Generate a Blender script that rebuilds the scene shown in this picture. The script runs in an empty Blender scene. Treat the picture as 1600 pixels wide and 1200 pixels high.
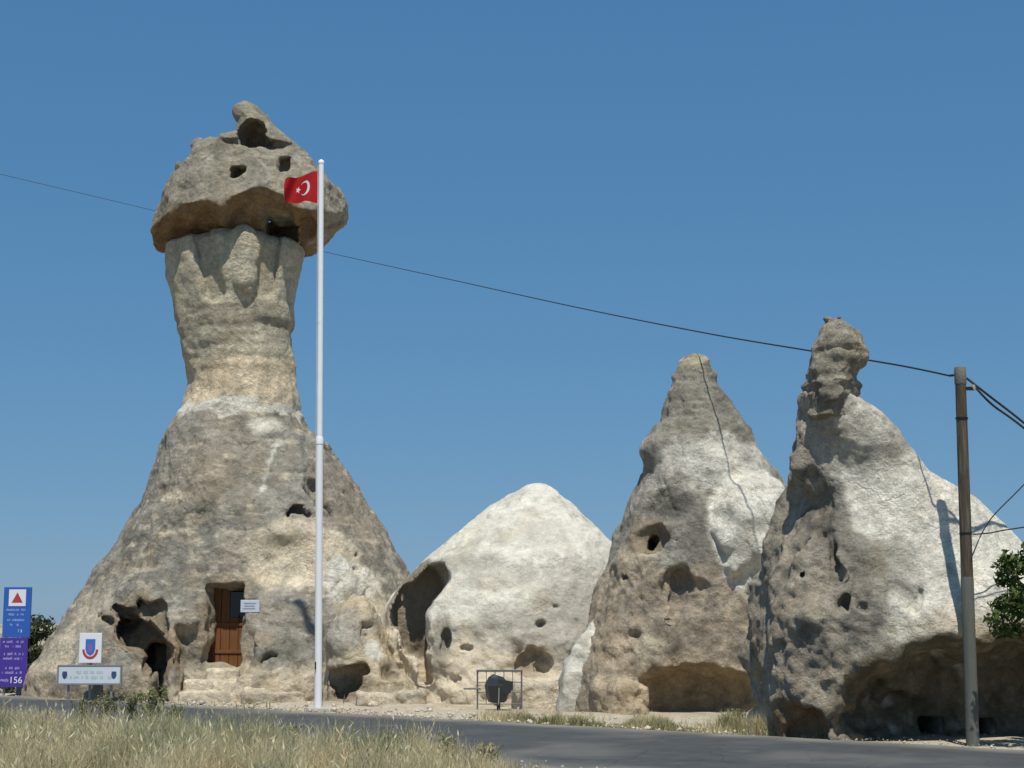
import bpy, math, random
import numpy as np
from mathutils import Vector, Matrix

# ------------------------------------------------------------------ camera, sky, sun, exposure
SC = bpy.context.scene
COL = SC.collection
F = 2537.0                       # focal length in photograph pixels (1600 wide)
EYE = 1.6
TH = math.atan(375 / F)
cam_d = bpy.data.cameras.new('camera')
cam_d.sensor_width = 36.0
cam_d.lens = 36.0 * F / 1600
cam_d.clip_end = 5000
cam = bpy.data.objects.new('camera', cam_d)
COL.objects.link(cam)
cam.location = (0, 0, EYE)
cam.rotation_euler = (math.pi / 2 + TH, 0, 0)
SC.camera = cam

SUN_EL, SUN_AZ = math.radians(63), math.radians(5)      # behind the camera, a little to the right
world = bpy.data.worlds.new('World')
SC.world = world
world.use_nodes = True
nt = world.node_tree
bg = nt.nodes['Background']
sky = nt.nodes.new('ShaderNodeTexSky')
sky.sky_type = 'NISHITA'
sky.sun_disc = False
sky.sun_elevation = SUN_EL
sky.sun_rotation = math.pi - SUN_AZ
sky.altitude = 1100
sky.air_density = 1.0
sky.dust_density = 0.25
sky.ozone_density = 2.0
# deep dry-air blue: per-channel response of the sky colour
sep = nt.nodes.new('ShaderNodeSeparateColor')
cmb = nt.nodes.new('ShaderNodeCombineColor')
nt.links.new(sky.outputs[0], sep.inputs[0])
for i, (ex, k) in enumerate(((.655, .62), (.43, 1.50), (.335, 2.64))):
    pw = nt.nodes.new('ShaderNodeMath')
    pw.operation = 'POWER'
    pw.inputs[1].default_value = ex
    ml = nt.nodes.new('ShaderNodeMath')
    ml.operation = 'MULTIPLY'
    ml.inputs[1].default_value = k
    nt.links.new(sep.outputs[i], pw.inputs[0])
    nt.links.new(pw.outputs[0], ml.inputs[0])
    nt.links.new(ml.outputs[0], cmb.inputs[i])
nt.links.new(cmb.outputs[0], bg.inputs[0])
bg.inputs[1].default_value = 0.1

sun_d = bpy.data.lights.new('sun', 'SUN')
sun_d.energy = 4.5
sun_d.angle = math.radians(0.8)
sun_d.color = (1.0, 0.96, 0.87)
sun = bpy.data.objects.new('sun', sun_d)
COL.objects.link(sun)
sdir = Vector((math.sin(SUN_AZ) * math.cos(SUN_EL), -math.cos(SUN_AZ) * math.cos(SUN_EL), math.sin(SUN_EL)))
sun.rotation_euler = sdir.to_track_quat('Z', 'Y').to_euler()
sun.location = (5, -10, 30)

vs = SC.view_settings
vs.view_transform = 'Standard'
vs.look = 'None'
vs.gamma = 1.0
vs.exposure = 0.0
vs.use_curve_mapping = False

# ------------------------------------------------------------------ survey helpers
CT, ST = math.cos(TH), math.sin(TH)


def ray(px, py):
    u, v = px - 800.0, 600.0 - py
    return np.array([u, F * CT - v * ST, F * ST + v * CT])


def at(px, py, Y):
    """world point seen at a photograph pixel, at a known distance Y"""
    d = ray(px, py)
    t = Y / d[1]
    return np.array([d[0] * t, Y, EYE + d[2] * t])


def zat(py, Y):
    return at(800, py, Y)[2]


def ground_y(py):
    d = ray(800, py)
    return -EYE / d[2] * d[1]


def hit(f, px, py, t0=12.0, t1=60.0):
    """where the line of sight first meets a solid"""
    d = ray(px, py)
    d = d / np.linalg.norm(d)
    t = np.arange(t0, t1, 0.04)
    P = np.array([0, 0, EYE]) + t[:, None] * d
    v = f(P)
    k = np.argmax(v < 0)
    if v[k] >= 0:
        k = np.argmin(v)
    return P[k]


# ------------------------------------------------------------------ numpy noise
def _hash(i, j, k, s):
    h = (i.astype(np.int64) * 374761393 + j.astype(np.int64) * 668265263 + k.astype(np.int64) * 2147483647 + s * 1274126177) & 0xFFFFFFFF
    h = ((h ^ (h >> 13)) * 1274126177) & 0xFFFFFFFF
    h = ((h ^ (h >> 16)) * 2246822519) & 0xFFFFFFFF
    return (h ^ (h >> 15)) & 0xFFFFFFFF


_G = np.random.RandomState(7).normal(size=(256, 3))
_G /= np.linalg.norm(_G, axis=1)[:, None]


def perlin(P, scale, seed=0):
    Q = P / np.asarray(scale, float)
    I = np.floor(Q).astype(np.int64)
    f = Q - I
    w = f * f * f * (f * (f * 6 - 15) + 10)
    out = np.zeros(len(P))
    for dx in (0, 1):
        wx = w[:, 0] if dx else 1 - w[:, 0]
        for dy in (0, 1):
            wy = w[:, 1] if dy else 1 - w[:, 1]
            for dz in (0, 1):
                wz = w[:, 2] if dz else 1 - w[:, 2]
                g = _G[_hash(I[:, 0] + dx, I[:, 1] + dy, I[:, 2] + dz, seed) & 255]
                out += wx * wy * wz * ((f[:, 0] - dx) * g[:, 0] + (f[:, 1] - dy) * g[:, 1] + (f[:, 2] - dz) * g[:, 2])
    return out * 1.6


def fbm(P, scale, octs, seed=0, gain=0.5):
    s = np.asarray(scale, float)
    a, o = 1.0, 0.0
    for k in range(octs):
        o = o + a * perlin(P, s, seed + k * 17)
        a *= gain
        s = s * 0.5
    return o


def sstep(a, b, x):
    t = np.clip((x - a) / (b - a), 0, 1)
    return t * t * (3 - 2 * t)


def smin(a, b, k):
    h = np.clip(0.5 + 0.5 * (b - a) / k, 0, 1)
    return b + (a - b) * h - k * h * (1 - h)


def smax(a, b, k):
    return -smin(-a, -b, k)


def ell(P, c, r):
    r = np.asarray(r, float) * np.ones(3)
    q = (P - c) / r
    L = np.sqrt((q * q).sum(1)) + 1e-9
    return (L - 1) * r.min()


def rbox(P, c, half, rad=0.05, rz=0.0, rx=0.0):
    q = P - c
    if rz:
        cz, sz = math.cos(rz), math.sin(rz)
        q = np.stack([q[:, 0] * cz + q[:, 1] * sz, -q[:, 0] * sz + q[:, 1] * cz, q[:, 2]], 1)
    if rx:
        cz, sz = math.cos(rx), math.sin(rx)
        q = np.stack([q[:, 0], q[:, 1] * cz + q[:, 2] * sz, -q[:, 1] * sz + q[:, 2] * cz], 1)
    q = np.abs(q) - (np.asarray(half, float) - rad)
    return np.sqrt((np.maximum(q, 0) ** 2).sum(1)) + np.minimum(q.max(1), 0) - rad


def capsule(P, a, b, r):
    a, b = np.asarray(a, float), np.asarray(b, float)
    ab = b - a
    t = np.clip(((P - a) @ ab) / (ab @ ab), 0, 1)
    return np.sqrt((((P - a) - t[:, None] * ab) ** 2).sum(1)) - r


def pxy(P):
    x, y, z = P[:, 0], P[:, 1], P[:, 2] - EYE
    w = y * CT + z * ST
    return 800 + F * x / w, 600 - F * (z * CT - y * ST) / w


def carve(P, f0, segs, depth, back=None):
    """a recess cut straight in to a given depth below the surface f0; segs are strokes (x0, y0, x1, y1, r) in elevation"""
    u, v = pxy(P)
    d = np.full(len(P), 1e3)
    for x0, y0, x1, y1, r in segs:
        ax, ay = x1 - x0, y1 - y0
        t = np.clip(((u - x0) * ax + (v - y0) * ay) / (ax * ax + ay * ay + 1e-6), 0, 1)
        d = np.minimum(d, np.hypot(u - x0 - t * ax, v - y0 - t * ay) - r)
    d = d * P[:, 1] / F
    return np.maximum(d, -(f0 + depth)) if back is None else np.maximum(d, P[:, 1] - back)


def profile(L, R, Yc, btab, cytab=None, expo=2.2):
    """solid of elliptic sections between a left and a right outline; btab: (py, half depth)"""
    ctp = sorted(cytab) if cytab else [(0, Yc)]

    def Yl(py):
        return float(np.interp(py, [c[0] for c in ctp], [c[1] for c in ctp]))

    def tab(T):
        a = np.array([[at(px, py, Yl(py))[2], at(px, py, Yl(py))[0]] for py, px in T])
        a = a[np.argsort(a[:, 0])]
        return a
    l, r = tab(L), tab(R)
    zs = np.linspace(min(l[0, 0], r[0, 0]) - 1.0, max(l[-1, 0], r[-1, 0]), 400)
    ker = np.exp(-np.linspace(-2, 2, 7) ** 2)
    ker /= ker.sum()
    sm = lambda v: np.convolve(np.pad(v, 3, 'edge'), ker, 'valid')
    xl, xr = sm(np.interp(zs, l[:, 0], l[:, 1])), sm(np.interp(zs, r[:, 0], r[:, 1]))
    bt = np.array([[zat(py, Yl(py)), b] for py, b in btab])
    bt = bt[np.argsort(bt[:, 0])]
    bz = sm(np.interp(zs, bt[:, 0], bt[:, 1]))
    if cytab is None:
        cz = np.full_like(zs, Yc)
    else:
        ct = np.array([[zat(py, c), c] for py, c in cytab])
        ct = ct[np.argsort(ct[:, 0])]
        cz = sm(np.interp(zs, ct[:, 0], ct[:, 1]))
    ztop = zs[-1]

    def f(P):
        z = P[:, 2]
        a_l, a_r = np.interp(z, zs, xl), np.interp(z, zs, xr)
        a = np.maximum((a_r - a_l) / 2, 0.03)
        cx = (a_l + a_r) / 2
        b = np.maximum(np.interp(z, zs, bz), 0.03)
        cy = np.interp(z, zs, cz)
        q = (np.abs((P[:, 0] - cx) / a) ** expo + np.abs((P[:, 1] - cy) / b) ** expo) ** (1 / expo)
        d = (q - 1) * np.minimum(a, b) * 0.85
        return np.maximum(d, z - ztop)
    return f


# ------------------------------------------------------------------ solid -> mesh (surface nets)
def mesh_sdf(f, lo, hi, h):
    lo, hi = np.asarray(lo, float), np.asarray(hi, float)
    nb = np.ceil((hi - lo) / (4 * h)).astype(int)
    ax = [lo[k] + (np.arange(nb[k]) * 4 + 1.5) * h for k in range(3)]
    C = np.stack(np.meshgrid(*ax, indexing='ij'), -1).reshape(-1, 3)
    v = np.concatenate([f(c) for c in np.array_split(C, max(1, len(C) // 200000))]).astype(np.float32)
    act = np.nonzero(np.abs(v) < 9 * h)[0]
    G = v.reshape(nb)
    G = np.repeat(np.repeat(np.repeat(G, 4, 0), 4, 1), 4, 2)
    bi = np.stack(np.unravel_index(act, nb), 1) * 4
    off = np.stack(np.meshgrid(range(4), range(4), range(4), indexing='ij'), -1).reshape(-1, 3)
    for part in np.array_split(bi, max(1, len(bi) // 6000)):
        idx = (part[:, None, :] + off[None]).reshape(-1, 3)
        G[idx[:, 0], idx[:, 1], idx[:, 2]] = f(lo + idx * h)
    G[0], G[-1] = np.maximum(G[0], .01), np.maximum(G[-1], .01)
    G[:, 0], G[:, -1] = np.maximum(G[:, 0], .01), np.maximum(G[:, -1], .01)
    G[:, :, 0], G[:, :, -1] = np.maximum(G[:, :, 0], .01), np.maximum(G[:, :, -1], .01)
    S = G < 0
    n = np.array(G.shape)
    cnt = np.zeros(n - 1, np.int8)
    for o in off[(off < 2).all(1)]:
        cnt += S[o[0]:n[0] - 1 + o[0], o[1]:n[1] - 1 + o[1], o[2]:n[2] - 1 + o[2]]
    cells = np.argwhere((cnt > 0) & (cnt < 8))
    vid = np.full(n - 1, -1, np.int64)
    vid[cells[:, 0], cells[:, 1], cells[:, 2]] = np.arange(len(cells))
    acc = np.zeros((len(cells), 3))
    num = np.zeros(len(cells))
    cor = off[(off < 2).all(1)]
    for i in range(8):
        for j in range(i + 1, 8):
            if np.abs(cor[i] - cor[j]).sum() != 1:
                continue
            p, q = cells + cor[i], cells + cor[j]
            a, b = G[p[:, 0], p[:, 1], p[:, 2]], G[q[:, 0], q[:, 1], q[:, 2]]
            m = (a < 0) != (b < 0)
            t = np.where(m, a / np.where(m, a - b, 1), 0)
            acc += np.where(m[:, None], cor[i] + t[:, None] * (cor[j] - cor[i]), 0)
            num += m
    V = lo + (cells + acc / num[:, None]) * h
    quads = []
    for k in range(3):
        e = np.eye(3, dtype=int)[k]
        u, w = np.eye(3, dtype=int)[(k + 1) % 3], np.eye(3, dtype=int)[(k + 2) % 3]
        A = S[:n[0] - e[0], :n[1] - e[1], :n[2] - e[2]]
        B = S[e[0]:, e[1]:, e[2]:]
        for sgn in (0, 1):
            I = np.argwhere((A & ~B) if sgn == 0 else (~A & B))
            I = I[((I - u - w) >= 0).all(1)]
            I = I[(I < n - 1).all(1)]
            g = lambda J: vid[J[:, 0], J[:, 1], J[:, 2]]
            q = [g(I - u - w), g(I - w), g(I), g(I - u)]
            if sgn:
                q = q[::-1]
            quads.append(np.stack(q, 1))
    Q = np.concatenate(quads)
    Q = Q[(Q >= 0).all(1)]
    return V, Q


def new_mesh(name, V, Q, smooth=True):
    me = bpy.data.meshes.new(name)
    V = np.asarray(V, np.float32)
    Q = np.asarray(Q, np.int32)
    k = Q.shape[1]
    me.vertices.add(len(V))
    me.vertices.foreach_set('co', V.ravel())
    me.loops.add(Q.size)
    me.loops.foreach_set('vertex_index', Q.ravel())
    me.polygons.add(len(Q))
    me.polygons.foreach_set('loop_start', np.arange(0, Q.size, k, dtype=np.int32))
    me.polygons.foreach_set('loop_total', np.full(len(Q), k, np.int32))
    me.update(calc_edges=True)
    me.validate()
    if smooth:
        me.polygons.foreach_set('use_smooth', np.ones(len(Q), bool))
    return me


def vert_normals(V, Q):
    a, b, c, d = V[Q[:, 0]], V[Q[:, 1]], V[Q[:, 2]], V[Q[:, 3]]
    n = np.cross(c - a, d - b)
    N = np.zeros_like(V)
    for k in range(4):
        for j in range(3):
            N[:, j] += np.bincount(Q[:, k], n[:, j], len(V))
    return N / (np.linalg.norm(N, axis=1)[:, None] + 1e-9)


def set_col(me, C):
    at_ = me.attributes.new('alb', 'FLOAT_COLOR', 'POINT')
    at_.data.foreach_set('color', np.concatenate([C, np.ones((len(C), 1))], 1).astype(np.float32).ravel())


# ------------------------------------------------------------------ object helpers
def tag(o, label=None, cat=None, group=None, kind=None):
    if label: o['label'] = label
    if cat: o['category'] = cat
    if group: o['group'] = group
    if kind: o['kind'] = kind
    return o


def empty(name, loc, label, cat, group=None):
    o = bpy.data.objects.new(name, None)
    COL.objects.link(o)
    o.location = loc
    o.empty_display_size = 0.3
    return tag(o, label, cat, group)


def wpos(o):
    p = Vector((0, 0, 0))
    while o is not None:
        p = p + Vector(o.location)
        o = o.parent
    return p


def link(name, me, m, parent=None, origin=None):
    """mesh given in world coordinates; origin set, then parented"""
    if m is not None:
        me.materials.append(m)
    base = wpos(parent) if parent else Vector((0, 0, 0))
    org = Vector(origin) if origin is not None else base
    me.transform(Matrix.Translation(-org))
    o = bpy.data.objects.new(name, me)
    COL.objects.link(o)
    o.parent = parent
    o.location = org - base
    return o


class MB:
    """collects simple shapes into one mesh"""
    def __init__(s):
        s.v, s.f = [], []

    def add(s, v, f):
        n = len(s.v)
        s.v += [tuple(p) for p in v]
        s.f += [tuple(i + n for i in q) for q in f]
        return s

    def box(s, c, half, rz=0.0, bev=0.0):
        cz, sz = math.cos(rz), math.sin(rz)
        hx, hy, hz = half
        b = min(bev, hx * .8, hy * .8, hz * .8)
        v = []
        if b <= 0:
            for z in (-hz, hz):
                for x, y in ((-hx, -hy), (hx, -hy), (hx, hy), (-hx, hy)):
                    v.append((x, y, z))
            f = [(0, 3, 2, 1), (4, 5, 6, 7), (0, 1, 5, 4), (1, 2, 6, 5), (2, 3, 7, 6), (3, 0, 4, 7)]
        else:
            def ringv(X, Y, z):
                return [(-X + b, -Y, z), (X - b, -Y, z), (X, -Y + b, z), (X, Y - b, z), (X - b, Y, z), (-X + b, Y, z), (-X, Y - b, z), (-X, -Y + b, z)]
            v = ringv(hx - b * .6, hy - b * .6, -hz) + ringv(hx, hy, -hz + b) + ringv(hx, hy, hz - b) + ringv(hx - b * .6, hy - b * .6, hz)
            f = [tuple(reversed(range(8))), tuple(range(24, 32))]
            for r in range(3):
                for i in range(8):
                    j = (i + 1) % 8
                    f.append((r * 8 + i, r * 8 + j, r * 8 + 8 + j, r * 8 + 8 + i))
        v = [(c[0] + x * cz - y * sz, c[1] + x * sz + y * cz, c[2] + z) for x, y, z in v]
        return s.add(v, f)

    def tube(s, pts, rad, n=10, caps=True):
        pts = [Vector(p) for p in pts]
        rad = rad if hasattr(rad, '__len__') else [rad] * len(pts)
        v, f = [], []
        for k, p in enumerate(pts):
            d = (pts[min(k + 1, len(pts) - 1)] - pts[max(k - 1, 0)]).normalized()
            u = d.orthogonal() if abs(d.z) > .9 else d.cross(Vector((0, 0, 1)))
            if abs(d.z) > .9:
                u = Vector((1, 0, 0)) - d * d.x
            u.normalize()
            w = d.cross(u)
            for i in range(n):
                a = 2 * math.pi * i / n
                v.append(p + (u * math.cos(a) + w * math.sin(a)) * rad[k])
        for k in range(len(pts) - 1):
            for i in range(n):
                j = (i + 1) % n
                f.append((k * n + i, k * n + j, k * n + n + j, k * n + n + i))
        if caps:
            f.append(tuple(reversed(range(n))))
            f.append(tuple(range((len(pts) - 1) * n, len(pts) * n)))
        return s.add(v, f)

    def build(s, name, m, parent=None, origin=None, smooth=False):
        me = bpy.data.meshes.new(name)
        me.from_pydata(s.v, [], s.f)
        me.update()
        if smooth:
            me.polygons.foreach_set('use_smooth', np.ones(len(s.f), bool))
            me.set_sharp_from_angle(angle=math.radians(40))
        return link(name, me, m, parent, origin)


# ------------------------------------------------------------------ materials
def mat(name, col, rough=0.8, var=0.15, scale=6.0, bump=0.0, bscale=30.0, metal=0.0, stretch=(1, 1, 1), spec=0.3, attr=False, dirt=None):
    m = bpy.data.materials.new(name)
    m.use_nodes = True
    t = m.node_tree
    N, Lk = t.nodes, t.links
    b = N['Principled BSDF']
    b.inputs['Roughness'].default_value = rough
    b.inputs['Metallic'].default_value = metal
    b.inputs['Specular IOR Level'].default_value = spec
    tc = N.new('ShaderNodeTexCoord')
    mp = N.new('ShaderNodeMapping')
    mp.inputs['Scale'].default_value = stretch
    Lk.new(tc.outputs['Object'], mp.inputs[0])
    nz = N.new('ShaderNodeTexNoise')
    nz.inputs['Scale'].default_value = scale
    nz.inputs['Detail'].default_value = 8
    nz.inputs['Roughness'].default_value = 0.65
    Lk.new(mp.outputs[0], nz.inputs['Vector'])
    mr = N.new('ShaderNodeMapRange')
    mr.inputs[1].default_value, mr.inputs[2].default_value = 0.25, 0.75
    mr.inputs[3].default_value, mr.inputs[4].default_value = 1 - var, 1 + var
    Lk.new(nz.outputs[0], mr.inputs[0])
    mx = N.new('ShaderNodeVectorMath')
    mx.operation = 'SCALE'
    if attr:
        a = N.new('ShaderNodeAttribute')
        a.attribute_name = 'alb'
        src = a.outputs['Color']
        Lk.new(src, mx.inputs[0])
    else:
        mx.inputs[0].default_value = col
    Lk.new(mr.outputs[0], mx.inputs['Scale'])
    out = mx.outputs[0]
    if dirt:
        n2 = N.new('ShaderNodeTexNoise')
        n2.inputs['Scale'].default_value = dirt[1]
        n2.inputs['Detail'].default_value = 6
        Lk.new(mp.outputs[0], n2.inputs['Vector'])
        r2 = N.new('ShaderNodeMapRange')
        r2.inputs[1].default_value, r2.inputs[2].default_value = dirt[2], dirt[2] + 0.15
        Lk.new(n2.outputs[0], r2.inputs[0])
        mi = N.new('ShaderNodeMix')
        mi.data_type = 'RGBA'
        Lk.new(r2.outputs[0], mi.inputs['Factor'])
        Lk.new(out, mi.inputs['A'])
        mi.inputs['B'].default_value = (*dirt[0], 1)
        out = mi.outputs['Result']
    Lk.new(out, b.inputs['Base Color'])
    if bump:
        nb = N.new('ShaderNodeTexNoise')
        nb.inputs['Scale'].default_value = bscale
        nb.inputs['Detail'].default_value = 6
        Lk.new(mp.outputs[0], nb.inputs['Vector'])
        bp = N.new('ShaderNodeBump')
        bp.inputs['Strength'].default_value = 1.0
        bp.inputs['Distance'].default_value = bump
        Lk.new(nb.outputs[0], bp.inputs['Height'])
        Lk.new(bp.outputs[0], b.inputs['Normal'])
    return m


def rock_mat(name, bump=0.03, mott=0.3, fine=9.0, joint=.1):
    m = bpy.data.materials.new(name)
    m.use_nodes = True
    t = m.node_tree
    N, Lk = t.nodes, t.links
    b = N['Principled BSDF']
    b.inputs['Roughness'].default_value = 0.95
    b.inputs['Specular IOR Level'].default_value = 0.1
    g = N.new('ShaderNodeNewGeometry')
    a = N.new('ShaderNodeAttribute')
    a.attribute_name = 'alb'

    def noise(scale, det, rough=.6):
        n = N.new('ShaderNodeTexNoise')
        n.inputs['Scale'].default_value = scale
        n.inputs['Detail'].default_value = det
        n.inputs['Roughness'].default_value = rough
        Lk.new(g.outputs['Position'], n.inputs['Vector'])
        return n

    def rng(src, a0, a1, b0, b1):
        r = N.new('ShaderNodeMapRange')
        r.inputs[1].default_value, r.inputs[2].default_value = a0, a1
        r.inputs[3].default_value, r.inputs[4].default_value = b0, b1
        Lk.new(src, r.inputs[0])
        return r.outputs[0]

    def mul(x, y):
        q = N.new('ShaderNodeMath')
        q.operation = 'MULTIPLY'
        Lk.new(x, q.inputs[0])
        Lk.new(y, q.inputs[1])
        return q.outputs[0]
    n1 = noise(2.2, 10, .7)
    n2 = noise(fine, 8, .65)
    n3 = noise(34, 4, .6)
    v = mul(mul(rng(n1.outputs[0], .3, .7, 1 - mott * .6, 1 + mott * .5), rng(n2.outputs[0], .3, .7, 1 - mott * .7, 1 + mott * .55)), rng(n3.outputs[0], .35, .65, 1 - mott * .4, 1 + mott * .35))
    sc = N.new('ShaderNodeVectorMath')
    sc.operation = 'SCALE'
    Lk.new(a.outputs['Color'], sc.inputs[0])
    Lk.new(v, sc.inputs['Scale'])
    # rain-washed vertical streaks and thin wandering joints
    mps = N.new('ShaderNodeMapping')
    mps.inputs['Scale'].default_value = (3.2, 3.2, .35)
    Lk.new(g.outputs['Position'], mps.inputs[0])
    ns = N.new('ShaderNodeTexNoise')
    ns.inputs['Scale'].default_value = 1.0
    ns.inputs['Detail'].default_value = 5
    Lk.new(mps.outputs[0], ns.inputs['Vector'])
    nw = noise(1.6, 4, .6)
    wv = N.new('ShaderNodeVectorMath')
    wv.operation = 'MULTIPLY_ADD'
    wv.inputs[1].default_value = (.9, .9, .9)
    Lk.new(nw.outputs['Color'], wv.inputs[0])
    Lk.new(g.outputs['Position'], wv.inputs[2])
    vc = N.new('ShaderNodeTexVoronoi')
    vc.feature = 'DISTANCE_TO_EDGE'
    vc.inputs['Scale'].default_value = .75
    Lk.new(wv.outputs[0], vc.inputs['Vector'])
    nm = noise(.7, 3, .5)
    ck = N.new('ShaderNodeMath')
    ck.operation = 'ADD'
    Lk.new(rng(vc.outputs[0], .003, .022, 0, 1), ck.inputs[0])
    Lk.new(rng(nm.outputs[0], .52, .60, 1, 0), ck.inputs[1])
    ck.use_clamp = True
    v = mul(mul(v, rng(ns.outputs[0], .3, .7, 1 - mott * .5, 1 + mott * .35)), rng(ck.outputs[0], 0, 1, 1 - joint, 1))
    Lk.new(v, sc.inputs['Scale'])
    # warm stain, cool stain
    n4 = noise(1.3, 6, .6)
    mi = N.new('ShaderNodeMix')
    mi.data_type = 'RGBA'
    mi.blend_type = 'MULTIPLY'
    mi.inputs['B'].default_value = (1.0, .92, .80, 1)
    Lk.new(rng(n4.outputs[0], .5, .7, 0, .6), mi.inputs['Factor'])
    Lk.new(sc.outputs[0], mi.inputs['A'])
    Lk.new(mi.outputs['Result'], b.inputs['Base Color'])
    vor = N.new('ShaderNodeTexVoronoi')
    vor.inputs['Scale'].default_value = 9
    Lk.new(g.outputs['Position'], vor.inputs['Vector'])
    ad = N.new('ShaderNodeMath')
    ad.operation = 'ADD'
    nb = noise(7, 12, .72)
    Lk.new(nb.outputs[0], ad.inputs[0])
    Lk.new(mul(vor.outputs['Distance'], rng(n1.outputs[0], .45, .65, 0, .45)), ad.inputs[1])
    bp = N.new('ShaderNodeBump')
    bp.inputs['Strength'].default_value = 1
    bp.inputs['Distance'].default_value = bump
    a2 = N.new('ShaderNodeMath')
    a2.operation = 'ADD'
    Lk.new(ad.outputs[0], a2.inputs[0])
    Lk.new(rng(ck.outputs[0], 0, 1, -1.5 * joint, 0), a2.inputs[1])
    Lk.new(a2.outputs[0], bp.inputs['Height'])
    Lk.new(bp.outputs[0], b.inputs['Normal'])
    return m


M_ROCK = rock_mat('weathered_tuff', .09, .36)
M_WHITE = rock_mat('white_tuff', .06, .2, 9, .06)
M_CAP = rock_mat('basalt_cap', .09, .38, 11)

WHITE = np.array([.73, .695, .595])
CREAM = np.array([.64, .555, .415])
GREY = np.array([.25, .235, .195])
LGREY = np.array([.42, .39, .33])
DGREY = np.array([.17, .16, .14])
BROWN = np.array([.35, .29, .22])
TAN = np.array([.42, .34, .24])
OCHRE = np.array([.36, .25, .14])
YELL = np.array([.47, .42, .295])


class Paint:
    def __init__(s, P, N, base, seed=0):
        s.P, s.N = P, N
        s.C = np.tile(base, (len(P), 1))
        s.n0 = fbm(P, 2.4, 4, seed + 1)
        s.n1 = fbm(P, .8, 4, seed + 2)
        s.n2 = fbm(P, .25, 3, seed + 3)
        s.st = fbm(P, (.35, .35, 1.6), 4, seed + 4)     # vertical streaks
        s.hz = fbm(P, (1.6, 1.6, .16), 3, seed + 5)     # beds

    def mix(s, w, col):
        w = np.clip(w, 0, 1)[:, None]
        s.C = s.C * (1 - w) + col * w
        return s

    def noise(s, field, a, b, col, amt=1.0):
        return s.mix(amt * sstep(a, b, field), col)

    def blob(s, c, r, col, soft=.25, warp=.45, amt=1.0):
        r = np.asarray(r, float) * np.ones(3)
        d = np.sqrt((((s.P - c) / r) ** 2).sum(1)) + warp * (s.n1 * .7 + s.n2 * .5)
        return s.mix(amt * (1 - sstep(1 - soft, 1 + soft, d)), col)

    def band(s, z0, z1, col, soft=.15, warp=.25, amt=1.0, m=1.0):
        z = s.P[:, 2] + warp * (s.n1 + .5 * s.n2)
        return s.mix(amt * m * sstep(z0 - soft, z0 + soft, z) * (1 - sstep(z1 - soft, z1 + soft, z)), col)

    def line(s, pts, w, col, amt=1.0):
        d = np.full(len(s.P), 9.0)
        for a, b in zip(pts[:-1], pts[1:]):
            d = np.minimum(d, capsule(s.P, a, b, 0))
        d = d * (1 + .8 * s.n2) + .04 * s.n1
        return s.mix(amt * (1 - sstep(w * .4, w * 1.3, d)), col)


def rough(V, N, amp, seed, pit=0.0, crack=0.0, bed=0.0):
    """small-scale relief along the normal: lumps, pits, cracks, bedding"""
    d = amp * (fbm(V, .9, 2, seed) * .10 + fbm(V, .32, 4, seed + 5, .55) * .055)
    if np.any(pit):
        # sharp-edged scalloped pitting
        q = V + .12 * np.stack([perlin(V, .5, seed + 51), perlin(V, .5, seed + 52), perlin(V, .5, seed + 53)], 1)
        d = d - pit * (.15 * np.abs(perlin(q, (.5, .5, .62), seed + 9)) + .10 * np.abs(perlin(q, .24, seed + 10)) + .05 * np.abs(perlin(q, .11, seed + 11)) - .05)
    d = d + .022 * perlin(V, (.16, .16, 1.8), seed + 61) * sstep(-.2, .4, perlin(V, 1.6, seed + 62))      # rain runnels
    if crack:
        n = perlin(V + .25 * np.stack([perlin(V, .5, seed + 41), perlin(V, .5, seed + 42), perlin(V, .5, seed + 43)], 1), 1.5, seed + 21)
        g = sstep(.0, .35, perlin(V, 2.0, seed + 30))
        d = d - crack * np.exp(-(n / .025) ** 2) * g
    if np.any(bed):
        d = d + bed * fbm(V, (1.7, 1.7, .22), 3, seed + 33)
    return V + N * np.asarray(d)[:, None]


def rock(name, f, lo, hi, h, paint, m, parent=None, amp=1.0, seed=0, pit=0.0, crack=0.0, bed=0.0, origin=None, mod=None):
    V, Q = mesh_sdf(f, lo, hi, h)
    N = vert_normals(V, Q)
    kw = dict(amp=amp, pit=pit, crack=crack, bed=bed)
    if mod:
        kw.update(mod(V, N))
    V2 = rough(V, N, kw['amp'], seed, kw['pit'], kw['crack'], kw['bed'])
    C = paint(V, N)
    me = new_mesh(name, V2, Q)
    set_col(me, np.clip(C, 0.01, .85))
    return link(name, me, m, parent, origin)


exec_rng = np.random.RandomState(11)
random.seed(5)

# ================================================================== SETTING: ground, road
RA, RS = 26.6, -0.89            # far edge of the road: y = RA + RS*x
RW = 8.0                        # near edge lies this much lower in y
road_dir = np.array([1.0, RS, 0]) / math.hypot(1, RS)
road_nrm = np.array([-RS, 1.0, 0]) / math.hypot(1, RS)


def far_gap(x, y):
    """distance beyond the far road edge (negative: on or before the road)"""
    return (y - (RA + RS * x)) / math.hypot(1, RS)


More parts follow.
